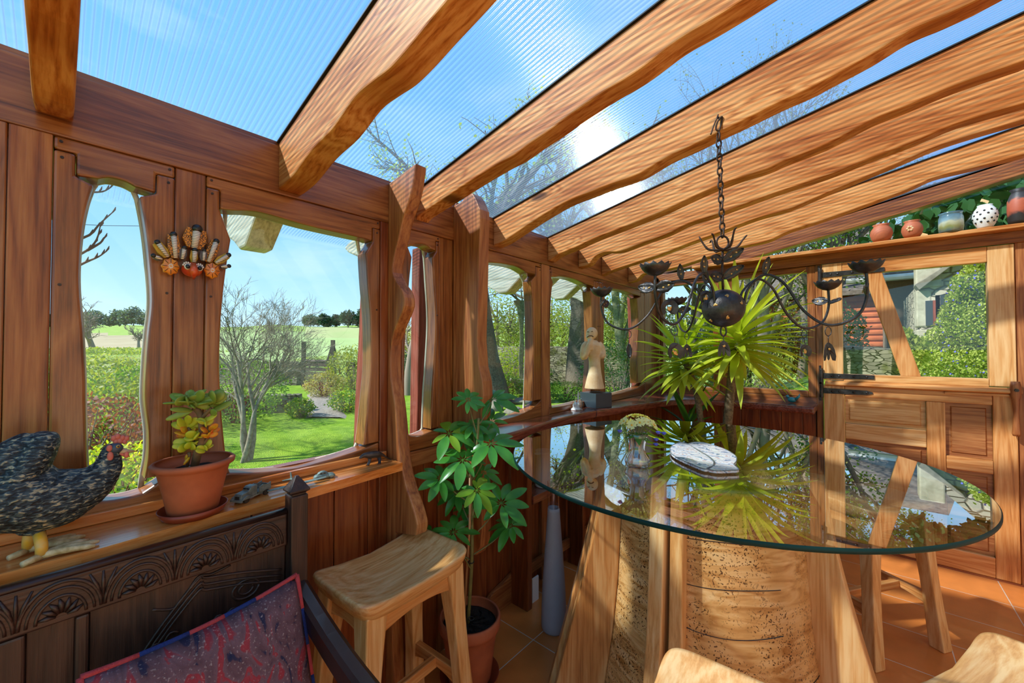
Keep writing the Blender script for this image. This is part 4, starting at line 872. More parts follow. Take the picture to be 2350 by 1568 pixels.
for s in(-1,1): MB().prism([(.028,s*.004),(.006,s*.004),(.010,s*.088),(.018,s*.09),(.022,s*.084)],'Z',.009,.0115).build('wing','leadgreen',ap,world=False,bevel=.0008)
MB().prism([(-.050,-.026),(-.044,-.026),(-.038,0),(-.044,.026),(-.050,.026)],'Z',.011,.013).build('tailplane','leadgreen',ap,world=False)
MB().prism([(-.052,.012),(-.054,.032),(-.048,.034),(-.036,.014)],'Y',-.001,.001).build('tail_fin','leadgreen',ap,world=False)
MB().box(.016,.024,-.02,.02,0,.0095).build('undercarriage','darkmetal',ap,world=False)
tc_=thing('toy_car','small grey die-cast toy saloon car with rounded roof parked on the ledge','toy',(.078,.607,LZ),A(72))
def carbody(w,P): return P
b=MB(); R=[]
for x,w,zt in((-.034,.006,.008),(-.031,.010,.013),(-.022,.0125,.016),(-.010,.013,.0175),(.005,.013,.0175),(.018,.0115,.0165),(.028,.0095,.014),(.034,.006,.009)):
    R.append([(x,-w,.004),(x,-w*1.02,zt*.6),(x,-w*.75,zt*.93),(x,0,zt),(x,w*.75,zt*.93),(x,w*1.02,zt*.6),(x,w,.004)])
b.rings(R,True,True); b.build('car_body','leadgreen',tc_,smooth=True,world=False)
b=MB(); R=[]
for x,w,zt in((-.024,.006,.016),(-.019,.0088,.022),(-.010,.0095,.0258),(0,.0092,.026),(.006,.0086,.022),(.010,.0075,.0165)):
    R.append([(x,-w,.013),(x,-w*.9,zt*.86),(x,-w*.5,zt),(x,w*.5,zt),(x,w*.9,zt*.86),(x,w,.013)])
b.rings(R,True,True); rf=b.build('car_roof','leadgreen',tc_,smooth=True,world=False)
b=MB()
for s in(-1,1): b.box(-.014,-.007,s*.0088-.0006,s*.0088+.0008,.0175,.0225).box(-.004,.003,s*.0085-.0004,s*.0085+.0012,.0175,.0222)
b.box(.0062,.0085,-.006,.006,.0175,.0205); b.build('car_windows','black',rf,world=False)
for x in(.021,-.021):
    for s in(-1,1):
        MB().tube([(x,s*.009,.006),(x,s*.0142,.006)],.0062,14).build('wheel','darkmetal',tc_,world=False)
        MB().ell((x,s*.0115,.0085),(.010,.004,.006),u=12,v=6).build('wing_arch','leadgreen',tc_,smooth=True,world=False)
an=thing('animal_figurine','dark metal long-snouted animal figurine standing at the far end of the ledge','figurine',(.045,.80,LZ))
AP=lambda x,y,X=.045:on(500+x/5.34,1000+y/5.34,X=X)
b=MB(); b.tube(smoothpts([AP(1735,280),AP(1790,245),AP(1840,240),AP(1900,235),AP(1960,230),AP(2010,235),AP(2060,262),AP(2110,290),AP(2165,305),AP(2160,325)],3),[.003,.005,.007,.0085,.010,.011,.0125,.0135,.0142,.0145,.0143,.014,.013,.011,.0088,.007,.0055,.0042,.0034,.0028,.0023,.002,.0018,.0016,.0014,.0012,.001,.001],12)
for x0,y0,x1 in((1855,275,1830),(1870,275,1850),(1965,270,1968),(1985,268,1990)):
    g0=on(500+x1/5.34,1000+360/5.34 if x1<1900 else 1000+345/5.34,Z=LZ+.003); b.tube([AP(x0,y0),(AP(x0,y0)+g0)/2+Vector((0,.002,0)),g0,g0+Vector((.002,-.006,0))],[.0055,.003,.0025,.0015],8)
b.ell(AP(1805,225),(.002,.002,.005)); r_=remesh(b,.0013,2); r_.build('animal_body','darkmetal',an,smooth=True)
b=MB()
for k in range(14): q=AP(1830+k*17,208-12*math.sin(k/13*PI)+4); b.tube([q,q+Vector((0,.003,.004))],[.0012,.0004],4)
b.build('spines','darkmetal',an)
# ================= things on the curved sill =================
SZ=.99
stt=thing('sage_statue','carved pale sandstone figure of a laughing bearded sage holding his beard, on the grey block','statue',(.03,2.52,SZ+.105))
SX=lambda x,y,d=0:on(1320+x/7.84,740+y/7.84,D=DS+d)
base_c=on(1369,905,Z=SZ+.1)
DS=2.80
b=MB(); 
robe=[(310,1190,.070),(312,1100,.062),(320,1000,.054),(330,900,.045),(335,800,.041),(335,700,.040),(330,600,.043),(325,500,.049),(325,420,.050),(320,360,.040),(310,320,.026)]
b.rings([[ (lambda q:(q.x+r_*math.cos(t)*1.0,q.y+r_*math.sin(t)*1.0,q.z))(SX(x+40*(y/1190)**2,y)) for t in [2*PI*k/24 for k in range(24)]] for x,y,r_ in robe],True,True)
b.ell(SX(300,198),(.040,.042,.044)); b.ell(SX(262,290,-.02),(.02,.02,.026)); b.ell(SX(230,215,-.01),(.014,.014,.014)); b.ell(SX(250,265,-.022),(.026,.018,.016))
b.tube(smoothpts([SX(215,370),SX(165,430,-.01),SX(150,540,-.02),SX(160,620,-.02),SX(200,560,-.04),SX(250,400,-.05),SX(280,320,-.045)],3),[.018,.020,.022,.023,.024,.024,.025,.026,.027,.026,.024,.022,.021,.020,.019,.018,.016,.015,.014],12)
b.tube(smoothpts([SX(420,370),SX(465,440),SX(490,530),SX(480,600,-.01),SX(440,590,-.02)],3),[.018,.020,.023,.024,.024,.024,.024,.025,.026,.026,.024,.022,.018],12)
b.tube([SX(265,310,-.035),SX(275,400,-.05),SX(300,500,-.05)],[.016,.014,.006],10)
r_=remesh(b,.004,3); zmin=SZ+.101
for v in r_.bm.verts: v.co.z=max(v.co.z,zmin)
r_.build('figure','bone',stt,smooth=True)
b=MB()
for (x,y) in((232,178),(305,172)): b.tube(smoothpts([SX(x-18,y,-.036),SX(x,y-10,-.039),SX(x+18,y,-.036)],3),.0025,6)
b.build('closed_eyes','brownstem',stt,smooth=True)
MB().ell(SX(258,215,-.042),(.008,.008,.011),u=10,v=8).build('nose','bone',stt,smooth=True)
MB().tube(smoothpts([SX(215,270,-.036),SX(250,245,-.045),SX(300,245,-.042),SX(325,262,-.036)],3),.0035,6).build('mouth','brownstem',stt,smooth=True)
# block: corner nearest the camera
q0=on(1361,932,Z=SZ); q1=on(1327,921,Z=SZ); q2=on(1409,924,Z=SZ)
bl=thing('grey_block','dark slate-grey cube pedestal under the carved sage on the curved sill','pedestal',(q0.x,q0.y,SZ))
e1=Vector((-.62,.785,0))*.155; e1=Vector((-.60,.80,0))
dirA=Vector((math.cos(A(75)),math.sin(A(75)),0)); dirB=Vector((math.cos(A(165)),math.sin(A(165)),0))
c0_=Vector((.105,2.415,SZ)); s_=.155
b=MB(); b.prism([(c0_.x,c0_.y),((c0_+dirA*s_).x,(c0_+dirA*s_).y),((c0_+dirA*s_+dirB*s_).x,(c0_+dirA*s_+dirB*s_).y),((c0_+dirB*s_).x,(c0_+dirB*s_).y)],'Z',SZ+.0005,SZ+.100); b.build('block','slate',bl,bevel=.001)
q=on(1297,938,Z=SZ); q.x=max(q.x,.03)
b=MB(); b.lathe([(.001,.0),(.04,.0),(.042,.004),(.030,.012),(.022,.016),(.024,.03),(.018,.044),(.008,.05),(.001,.051)],32,(q.x,q.y,SZ)); o=b.build('white_ornament','ceramicwhite',None,smooth=True); tag(o,'small white domed china ornament with a brim on the sill, left of the glass jar','ornament')
q=Vector((.055,2.27,SZ)); jr=thing('glass_jar','small clear glass jar holding a white feather on the curved sill','jar',q)
MB().lathe([(.001,.001),(.022,.001),(.027,.02),(.031,.04),(.027,.062),(.022,.075),(.024,.078),(.022,.078),(.020,.074),(.025,.06),(.028,.04),(.024,.02),(.018,.006),(.001,.005)],32,cap=False).build('jar_body','clearglass',jr,smooth=True,world=False)
b=MB(); b.grid([[(-.006*math.sin(PI*k/8)-.001,0,.06+.07*k/8),(.0,.002,.06+.07*k/8),(.006*math.sin(PI*k/8)+.001,0,.06+.07*k/8)] for k in range(9)]); b.build('feather','ceramicwhite',jr,world=False)
MB().tube([(.006,0,.01),(0,0,.125)],.0008,5).build('quill','ceramicwhite',jr,world=False)
q=on(1832,913,Z=SZ); t=thing('turquoise_bird','small turquoise glass bird ornament on the sill behind the yucca leaves, near the door','ornament',(q.x,3.66,SZ)); plain('turq',hexc('2c8a9a'),.2,coat=.5)
MB().ell((0,0,.022),(.028,.018,.02),u=16,v=10).ell((-.026,0,.045),(.012,.011,.012),u=12,v=8).build('body','turq',t,smooth=True,world=False); MB().tube([(.02,0,.025),(.045,0,.05),(.05,0,.07)],[.012,.008,.002],8).build('tail','turq',t,smooth=True,world=False); MB().tube([(-.036,0,.044),(-.05,0,.042)],[.004,.001],6).build('beak','gold',t,world=False)
tag(MB().tube(smoothpts([(.06,2.37,SZ+.006),(.10,2.36,SZ+.004),(.128,2.36,SZ+.003),(.142,2.36,SZ-.01),(.142,2.35,SZ-.04),(.12,2.35,SZ-.06)],4),.0018,6).build('thin_cord','cord'),'thin black cord trailing over the sill edge beside the grey block','cord')
# ================= pots on the high shelf =================
PZ=2.128
def pxY(px,Y=3.70): return on(px,540,Y=Y).x
def shelfpot(name,lab,x0,x1,hp,prof,mat,cat='pot'):
    a_,b_=pxY(x0),pxY(x1); r_=(b_-a_)/2*.97; t=thing(name,lab,cat,((a_+b_)/2,3.705,PZ),0,'pots on the high shelf')
    outer=[(x*r_,z*hp) for x,z in prof]; inner=[((x-.08)*r_,z*hp) for x,z in reversed(prof[1:])]
    MB().lathe([(.001,.0)]+outer+inner+[(.001,.1*hp)],36).build('pot_body',mat,t,smooth=True,world=False); return t,r_,hp
leafy=[(.62,0),(.85,.18),(1.0,.45),(.93,.68),(.70,.86),(.64,.92),(.78,1.0)]
shelfpot('clay_pot','small plain round orange clay pot, leftmost on the high shelf',1995,2051,.118,leafy,'terracotta2')
t,r_,hp=shelfpot('painted_clay_pot','small orange clay pot painted with a pale flower on the high shelf',2067,2121,.112,leafy,'terracotta2')
fl=MB()
for k in range(6): a=k*PI/3; fl.ell((-.25*r_+.012*math.cos(a),-.95*r_,.055+.012*math.sin(a)),(.007,.004,.007),u=8,v=5)
fl.build('flower','bone',t,smooth=True,world=False)
for dx,z in((-.7,.06),(-.55,.045),(.35,.065),(.42,.045)): MB().ell((dx*r_,-math.sqrt(1-dx*dx)*r_*.97,z),(.008,.003,.005),u=8,v=5).build('painted_leaf','leafdark',t,smooth=True,world=False) if 'leafdark' in MATS else None
m,nt,out=newmat('glaze'); p=princ(nt,.15,.5,0,.6); tc=N(nt,'ShaderNodeTexCoord'); sp_=N(nt,'ShaderNodeSeparateXYZ'); lk(nt,tc.outputs['Object'],sp_.inputs[0]); n1=N(nt,'ShaderNodeTexNoise',Scale=18.0,Detail=4.0); lk(nt,tc.outputs['Object'],n1.inputs['Vector'])
ma=N(nt,'ShaderNodeMath',operation='MULTIPLY_ADD'); ma.inputs[1].default_value=.05; lk(nt,n1.outputs['Fac'],ma.inputs[0]); lk(nt,sp_.outputs['Z'],ma.inputs[2])
r=ramp(nt,[(.03,hexc('5a7070')),(.06,hexc('8a8a50')),(.085,hexc('b9b89a')),(.10,hexc('7d98a0')),(.13,hexc('54707a'))]); lk(nt,ma.outputs[0],r.inputs['Fac']); lk(nt,r.outputs['Color'],p.inputs['Base Color']); lk(nt,p.outputs[0],out.inputs['Surface'])
shelfpot('glazed_pot','squat blue-green glazed pot in the middle of the high shelf',2152,2215,.125,[(.82,0),(.95,.08),(1.0,.3),(.98,.75),(.9,.86),(.88,.93),(1.0,1.0)],'glaze')
t,r_,hp=shelfpot('spotted_pot','round white pot with black spots on the high shelf',2230,2295,.142,[(.52,0),(.60,.06),(.85,.24),(1.0,.5),(.92,.74),(.62,.92),(.55,.94),(.60,1.0)],'white')
rs=random.Random(3)
for k in range(20):
    zf=[.24,.4,.56,.72][k%4]+rs.uniform(-.03,.03); a=-PI*((k//4)+.5+.5*(k%2))/5.3; rr_=interp([(0,.52),(.06,.6),(.24,.85),(.5,1.0),(.74,.92),(.92,.62)],zf)*r_
    c=Vector((rr_*math.cos(a),rr_*math.sin(a),zf*hp)); nrm_=Vector((math.cos(a),math.sin(a),(zf-.5)*.9)).normalized()
    MB().ell(c,(.0055,.0060,.0035),rot=nrm_.to_track_quat('Z','Y').to_euler(),u=10,v=4).build('spot','black',t,smooth=True,world=False)
m,nt,out=newmat('orangeblack'); p=princ(nt,.5,.4); tc=N(nt,'ShaderNodeTexCoord'); sp_=N(nt,'ShaderNodeSeparateXYZ'); lk(nt,tc.outputs['Object'],sp_.inputs[0]); n1=N(nt,'ShaderNodeTexNoise',Scale=22.0,Detail=5.0); lk(nt,tc.outputs['Object'],n1.inputs['Vector'])
ma=N(nt,'ShaderNodeMath',operation='MULTIPLY_ADD'); ma.inputs[1].default_value=.10; lk(nt,n1.outputs['Fac'],ma.inputs[0]); lk(nt,sp_.outputs['Z'],ma.inputs[2])
r=ramp(nt,[(.10,hexc('2c2624')),(.13,hexc('b0563a')),(.19,hexc('b86044')),(.205,hexc('4a4648')),(.24,hexc('2a2626'))]); lk(nt,ma.outputs[0],r.inputs['Fac']); lk(nt,r.outputs['Color'],p.inputs['Base Color']); lk(nt,p.outputs[0],out.inputs['Surface'])
shelfpot('raku_vase','tall orange vase with blackened neck and base, rightmost on the high shelf',2311,2372,.205,[(.85,0),(.95,.1),(1.0,.4),(.97,.68),(.72,.86),(.6,.92),(.78,1.0)],'orangeblack')
# ================= below the sill =================
su=thing('shelf_unit','low dark open shelf unit built in under the curved sill','shelf',(.06,1.68,0))
MB().box(-.0,.118,1.66,1.70,0,.937).build('upright','claddingZ',su,bevel=.003)
MB().box(.0,.116,2.22,2.25,0,.937).build('upright','claddingZ',su,bevel=.003)
MB().box(.0,.125,1.701,2.9,.555,.60).build('shelf_board','sillredY',su,bevel=.003)
MB().box(.0,.02,1.701,2.9,.10,.16).build('plinth','columnY',su,bevel=.003)
jg=thing('white_jug','plain white cylindrical china jug with a stirrer on the shelf under the sill','jug',(.065,1.88,.60))
MB().lathe([(.001,.001),(.052,.001),(.056,.006),(.056,.05),(.052,.10),(.047,.15),(.048,.19),(.055,.205),(.052,.205),(.044,.19),(.043,.15),(.048,.1),(.051,.05),(.05,.01),(.001,.008)],36,cap=False).build('jug_body','ceramicwhite',jg,smooth=True,world=False)
MB().ell((.0,-.055,.198),(.02,.028,.010),u=14,v=8).build('spout','ceramicwhite',jg,smooth=True,world=False); MB().tube([(.02,.06,.02),(.0,-.03,.2)],.0022,6).build('stirrer','darkmetal',jg,world=False)
tv=thing('tall_vase','tall slender frosted mauve glass vase standing on the floor beside the table','vase',(.292,1.655,0))
pv=[(.058,.0),(.062,.01),(.063,.06),(.058,.2),(.047,.36),(.038,.48),(.031,.58),(.0295,.6)]
MB().lathe(pv+[(.027,.6),(.001,.55)],36).build('frosted_body','frosted',tv,smooth=True,world=False); MB().lathe([(.0295,.6),(.0295,.70),(.032,.73)],36,cap=False).build('clear_neck','clearglass',tv,smooth=True,world=False)
bv=thing('square_glass_vase','square clear glass vase of cones on the floor inside the shelf unit','vase',(.09,1.93,.0)); 
b=MB()
for (x0,x1,y0,y1) in((-.045,.045,-.045,-.041),(-.045,.045,.041,.045),(-.045,-.041,-.041,.041),(.041,.045,-.041,.041)): b.box(x0,x1,y0,y1,.0,.26)
b.box(-.041,.041,-.041,.041,0,.008); b.build('glass_walls','clearglass',bv,world=False)
for k in range(5): MB().ell((rs.uniform(-.02,.02),rs.uniform(-.02,.02),.025+.02*k),(.018,.018,.022),u=8,v=6).build('cone','brownstem',bv,smooth=True,world=False)
tag(MB().box(.085,.093,1.735,1.79,0,.13).build('white_card','white'),'small upright white card on the floor beside the shelf unit upright','card')
# ================= vase of primroses on the table =================
fv=thing('flower_vase','small cut-glass vase of pale yellow primroses and blue flowers on the glass table','vase',(.862,1.365,TZ))
pr=[(.001,.001),(.034,.001),(.040,.008),(.043,.022),(.038,.036),(.029,.05),(.025,.065),(.026,.08),(.030,.1),(.037,.118)]
n=32; R=[[(r_*(1+(.035 if k%2 else -.02))*math.cos(2*PI*k/n),r_*(1+(.035 if k%2 else -.02))*math.sin(2*PI*k/n),z) for k in range(n)] for r_,z in pr+[(r_-.003,z+.001) for r_,z in reversed(pr[2:])]]
MB().rings(R,True,False).build('cut_glass','clearglass',fv,smooth=True,world=False)
MB().lathe([(.001,.006),(.032,.008),(.037,.02),(.031,.035),(.022,.05),(.018,.055),(.001,.055)],24,cap=False).build('water','clearglass',fv,smooth=True,world=False)
rn=random.Random(8); sm_=MB()
leafmat('primrose',hexc('efe9a0'),hexc('f4efb8'),.3,.5); leafmat('greenleaf',hexc('3f7a24'),hexc('6aa23a'),.35,.45); leafmat('leafdark',hexc('1f4a1c'),hexc('33662a'),.25,.35); plain('blueflower',hexc('5a5ccc'),.5); plain('yolk',hexc('e8a818'),.5)
for k in range(24):
    a=rn.uniform(0,2*PI); e=rn.uniform(.15,1.4); d_=V(a,e); fl=MB(); c=Vector((0,0,.125))+Vector((d_.x*.066,d_.y*.066,d_.z*.055)); sm_.tube([(rn.uniform(-.01,.01),rn.uniform(-.01,.01),.03),(c.x*.3,c.y*.3,.11),tuple(c)],.0012,5)
    u=d_.orthogonal().normalized(); w=d_.cross(u)
    for j in range(5):
        t=2*PI*j/5+k; q=u*math.cos(t)+w*math.sin(t); s_=w*math.cos(t)-u*math.sin(t); R=.019
        pts=[c,c+q*R*.45-s_*R*.32+d_*.002,c+q*R*.95-s_*R*.42+d_*.004,c+q*R*.86+d_*.003,c+q*R*.95+s_*R*.42+d_*.004,c+q*R*.45+s_*R*.32+d_*.002]
        fl.face([fl.bm.verts.new(p_) for p_ in pts])
    pf=fl.build('primrose','primrose',fv,world=False); MB().ell(c+d_*.002,(.0036,.0036,.0028),u=7,v=5).build('flower_centre','yolk',pf,smooth=True,world=False)
lf=MB()
for k in range(16):
    a=rn.uniform(0,2*PI); d_=V(a,rn.uniform(-.3,.4)); c=Vector((0,0,.115)); L=rn.uniform(.035,.06); s_=d_.cross(UP).normalized(); lf.grid([[c+d_*L*f-s_*.012*math.sin(PI*min(f,.98)+.02)-UP*.02*f*f,c+d_*L*f+UP*.002-UP*.02*f*f,c+d_*L*f+s_*.012*math.sin(PI*min(f,.98)+.02)-UP*.02*f*f] for f in[j/6 for j in range(7)]])
lf.build('leaves','greenleaf',fv,world=False); sm_.build('flower_stalks','stem',fv,smooth=True,world=False)
for (dx,dz,dd_) in((.055,.085,-.03),(.075,.12,0),(.098,.115,.01),(-.062,.125,0),(.06,.10,-.02)):
    bf=MB(); c=rdir*dx+UP*dz+fdir*dd_; bf.ell(c,(.007,.007,.006),u=8,v=6)
    for j in range(4): bf.ell(c+V(j*1.6,.3)*.006,(.004,.004,.003),u=6,v=4)
    bf.build('blue_flower','blueflower',fv,smooth=True,world=False)
# trivet / ceramic dish
td=thing('ceramic_trivet','fish-shaped ceramic trivet with painted swirls lying on the glass table','trivet',(1.0,1.6,TZ))
m,nt,out=newmat('swirl'); p=princ(nt,.22,.5,0,.5); tc=N(nt,'ShaderNodeTexCoord'); wv=N(nt,'ShaderNodeTexWave',wave_type='RINGS',Scale=9.0,Distortion=9.0,Detail=2.0); wv.inputs['Detail Scale'].default_value=2.5; lk(nt,tc.outputs['Object'],wv.inputs['Vector'])
r=ramp(nt,[(.04,hexc('8a96b0')),(.12,hexc('eceaf0')),(.6,hexc('f4f0ee')),(.82,hexc('d8a49a')),(.95,hexc('f4f0ee'))]); lk(nt,wv.outputs['Fac'],r.inputs['Fac']); lk(nt,r.outputs['Color'],p.inputs['Base Color']); lk(nt,p.outputs[0],out.inputs['Surface'])
TT=lambda P:[ (q.x,q.y) for q in(on(a,b_,Z=TZ+.02) for a,b_ in P)]
Aout=TT(smoothpts([(1537,1026),(1545,1018),(1562,1012),(1580,1017),(1600,1030),(1625,1045),(1638,1058),(1632,1070),(1617,1073),(1590,1063),(1560,1050),(1541,1038),(1537,1026)],3))[:-1]
Bout=TT(smoothpts([(1578,1016),(1592,1012),(1615,1013),(1640,1020),(1668,1030),(1688,1043),(1690,1055),(1684,1063),(1696,1074),(1675,1076),(1645,1077),(1622,1072),(1636,1066),(1641,1058),(1628,1045),(1603,1030),(1578,1016)],3))[:-1]
for nm,O in(('left_half',Aout),('right_half',Bout)):
    MB().prism(O,'Z',TZ+.005,TZ+.0145).build(nm,'swirl',td,bevel=.002)
    MB().tube([(x,y,TZ+.0145) for x,y in O]+[(O[0][0],O[0][1],TZ+.0145)],.0016,6,cap=False).build('rim','lead',td,smooth=True)
cxm=sum(p_[0] for p_ in Aout+Bout)/len(Aout+Bout); cym=sum(p_[1] for p_ in Aout+Bout)/len(Aout+Bout)
for dx,dy in((-.06,0),(.06,0),(0,.05)): MB().lathe([(.006,0),(.006,.007)],12,(cxm+dx,cym+dy,TZ)).build('foot','darkmetal',td)
# ================= umbrella plant =================
UP0=Vector((.20,1.17,0))
up_=pot('umbrella_plant','umbrella plant tied to a cane in a terracotta pot on the tiled floor',UP0,[(.088,.015),(.09,.017),(.108,.16),(.116,.215),(.118,.218),(.128,.222),(.131,.235),(.131,.262),(.127,.27)],'terracotta',.235,.112,cat='plant')
MB().lathe([(.10,.0),(.105,.002),(.125,.03),(.121,.03),(.10,.008),(.001,.006)],48).build('pot_saucer','saucer',up_,smooth=True,world=False)
DU=1.63
UPX=lambda x,y,d=0:on(x,y,D=DU+d)
sb_=UPX(1078,1450); sb_=Vector((UP0.x+.0,UP0.y-.01,.235))
b=MB(); b.tube(smoothpts([sb_,UPX(1082,1300),UPX(1083,1200),UPX(1080,1120),UPX(1090,1060),UPX(1096,1010),UPX(1098,960)],4),[.0075]*8+[.0065]*9+[.005]*8,8); b.build('main_stem','stem',up_,smooth=True)
MB().tube([sb_+Vector((-.012,-.012,0)),UPX(1078,1200,-.015),UPX(1079,1085,-.02)],.005,8).build('cane','stake',up_,smooth=True)
for y in(1420,1290): MB().tube([UPX(1081,y)+Vector((.012*math.cos(a),.012*math.sin(a),0)) for a in[2*PI*k/12 for k in range(13)]],.002,5,cap=False).build('tie','cord',up_)
leafmat('schef',hexc('3a7c2a'),hexc('559a3a'),.22,.28,scale=10); leafmat('scheflit',hexc('7cab2a'),hexc('a0c83a'),.5,.3,scale=10)  # scheflit: brighter copy of schef, sunlight painted into the leaflet colour
CL=[(1074,918,34,.1),(1130,918,46,.3),(1030,995,52,0,1),(1085,975,42,0),(1128,968,40,.2),(1062,1056,58,0),(1126,1018,62,-.1),(1068,990,38,.1),(1012,1098,48,.1),(1094,1125,45,-.1,2),(1150,1155,56,-.05),(1172,1207,42,.1),(1040,1222,50,0),(1050,1130,40,.1),(1110,1085,36,.1),(1062,1165,30,.2),(990,1220,30,.3)]
pt=MB(); rn=random.Random(21); lv={'schef':MB(),'scheflit':MB()}
camv=Vector(CAM)
for it in CL:
    x,y,rp,dd=it[:4]; flag=it[4] if len(it)>4 else 0
    off=dd*.5+rn.uniform(-.08,.08); c=UPX(x,y,off)
    while c.x<.14: off-=.02; c=UPX(x,y,off)
    c=c; sy_=min(y+rn.uniform(45,90),1330); sx_=1082 if sy_>1120 else 1082+(1120-sy_)*.1
    s0=UPX(sx_,sy_); mid=(s0+c)/2+Vector((0,0,-.01)); pt.tube(smoothpts([s0,mid,c],4),[.0028]*5+[.0018]*4,6)
    view=(camv-c).normalized(); nrm=(UP*.9+view*.75+Vector((rn.uniform(-.3,.3),rn.uniform(-.3,.3),0))).normalized()
    u=nrm.orthogonal().normalized(); w=nrm.cross(u); L0=rp/F*(DU+off)*1.28; nl=8+(rn.random()<.5)
    ph=rn.uniform(0,6)
    for k in range(nl):
        a=ph+2*PI*k/nl*.93; d_=(u*math.cos(a)+w*math.sin(a)); L=L0*rn.uniform(.8,1.08)*(.75 if k in(0,nl-1) else 1); s_=nrm.cross(d_).normalized(); dr_=rn.uniform(.12,.45); W_=L*rn.uniform(.155,.195)
        rows=[]
        for j in range(9):
            f=j/8; ww=W_*(.03+.97*math.sin(PI*min(1,(f-.13)/.87*.96+.02))**.75) if f>.13 else W_*.05
            cc=c+d_*L*f-nrm*L*dr_*f*f+UP*.0; rows.append([cc-s_*ww+nrm*ww*.22,cc-s_*ww*.5+nrm*ww*.08,cc,cc+s_*ww*.5+nrm*ww*.08,cc+s_*ww+nrm*ww*.22])
        lv['scheflit' if (flag==1 and k%2==0) or(flag==2 and k%3!=0) else 'schef'].grid(rows)
pt.build('leaf_stalks','stem',up_,smooth=True)
lv['schef'].build('leaves','schef',up_,smooth=True); lv['scheflit'].build('lit_tone_leaves','scheflit',up_,smooth=True)['label']='leaflets painted bright yellow-green as if sunlit'
# ================= yucca =================
yu=thing('yucca_plant','tall yucca with two spiky yellow-green crowns in a pot behind the glass table','plant',(.68,3.0,0))
MB().lathe([(.12,0),(.125,.002),(.16,.28),(.17,.29),(.17,.32),(.15,.32),(.14,.27),(.001,.27)],40,(.68,3.0,0)).build('pot_body','terracotta',yu,smooth=True)
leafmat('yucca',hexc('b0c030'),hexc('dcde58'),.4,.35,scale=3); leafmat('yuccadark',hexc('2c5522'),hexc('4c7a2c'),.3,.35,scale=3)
plain('yuccatrunk',hexc('8f7a58'),.85,c2=hexc('5a4a34'),scale=60,bump=.8)
for pts_,r_ in(((Vector((.70,2.98,.27)),Vector((.74,3.02,.7)),on(1668,985,Y=3.05),on(1676,900,Y=3.05),on(1688,800,Y=3.05)),.03),((Vector((.64,3.02,.27)),Vector((.60,3.05,.7)),on(1610,985,Y=3.06),on(1598,900,Y=3.08),on(1572,830,Y=3.1)),.022)):
    MB().tube(smoothpts(pts_,5),r_,12).build('trunk','yuccatrunk',yu,smooth=True)
def sword(b,c,d_,L,W,droop,rn):
    s_=d_.cross(UP); s_=s_.normalized() if s_.length>.05 else Vector((1,0,0)); rows=[]; p_=c.copy(); dd=d_.copy(); n=9
    for j in range(n+1):
        f=j/n; w=W*(.55+.45*math.sin(min(1,f*2.2)*PI/2))*(1-f**3)+.0006; nn_=s_.cross(dd).normalized()
        if nn_.z<0: nn_=-nn_
        rows.append([p_-s_*w+nn_*w*.45,p_,p_+s_*w+nn_*w*.45]); p_=p_+dd*(L/n); dd=(dd-UP*droop*f*.32).normalized()
    b.grid(rows)
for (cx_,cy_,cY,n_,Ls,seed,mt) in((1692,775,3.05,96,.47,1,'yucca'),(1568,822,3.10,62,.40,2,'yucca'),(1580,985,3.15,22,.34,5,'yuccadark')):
    c=on(cx_,cy_,Y=cY); b=MB(); rn=random.Random(seed)
    for k in range(n_):
        f=(k+.5)/n_; e=math.asin(lerp(.97,-.62,f**.9)); a=k*2.39996+rn.uniform(-.2,.2); d_=V(a,e); L=Ls*rn.uniform(.78,1.15)*(1 if e>-.3 else .95)
        sword(b,c+Vector((0,0,lerp(.05,-.13,f)))+d_*.018,d_,L,.027,rn.uniform(.1,.6)*(.4 if e>.7 else 1),rn)
    b.build('leaf_crown',mt,yu,smooth=True)
# ================= garden and land outside =================
class FM:
    """fast list based mesh for trees and foliage"""
    def __init__(s): s.v=[]; s.f=[]
    def tube(s,pts,rads,sides=5):
        base=len(s.v); n=len(pts); pu=None
        for i,p in enumerate(pts):
            t=(pts[min(i+1,n-1)]-pts[max(i-1,0)]).normalized()
            a=pu if pu is not None else (UP if abs(t.z)<.9 else Vector((1,0,0)))
            u=a-t*a.dot(t); u=u.normalized() if u.length>1e-5 else t.orthogonal().normalized(); pu=u; w=t.cross(u)
            for k in range(sides):
                c=2*PI*k/sides; s.v.append(p+(u*math.cos(c)+w*math.sin(c))*rads[i])
        for i in range(n-1):
            for k in range(sides):
                a=base+i*sides+k; b=base+i*sides+(k+1)%sides; s.f.append((a,b,b+sides,a+sides))
    def leaf(s,c,d,nn,L,W):
        sd_=d.cross(nn); b=len(s.v); s.v+= [c,c+d*L*.28+sd_*W*.9,c+d*L*.68+sd_*W*.8,c+d*L,c+d*L*.68-sd_*W*.8,c+d*L*.28-sd_*W*.9]; s.f.append((b,b+1,b+2,b+3,b+4,b+5))
    def build(s,name,mat,parent=None,smooth=True):
        me=bpy.data.meshes.new(name); me.from_pydata([tuple(p) for p in s.v],[],s.f); me.update()
        o=bpy.data.objects.new(name,me); COL.objects.link(o); me.materials.append(MATS[mat])
        if smooth: me.shade_smooth()
        if parent is not None: o.parent=parent; o.matrix_parent_inverse=inv_of(parent)
        return o
def smst(a,b,x): t=max(0,min(1,(x-a)/(b-a))); return t*t*(3-2*t)
HP_=[(0,-.12),(9,-.14),(16,-.15),(25,-.35),(40,-.5),(60,.3),(80,1.4),(170,7),(240,14),(300,18.6),(360,18.2),(700,10)]
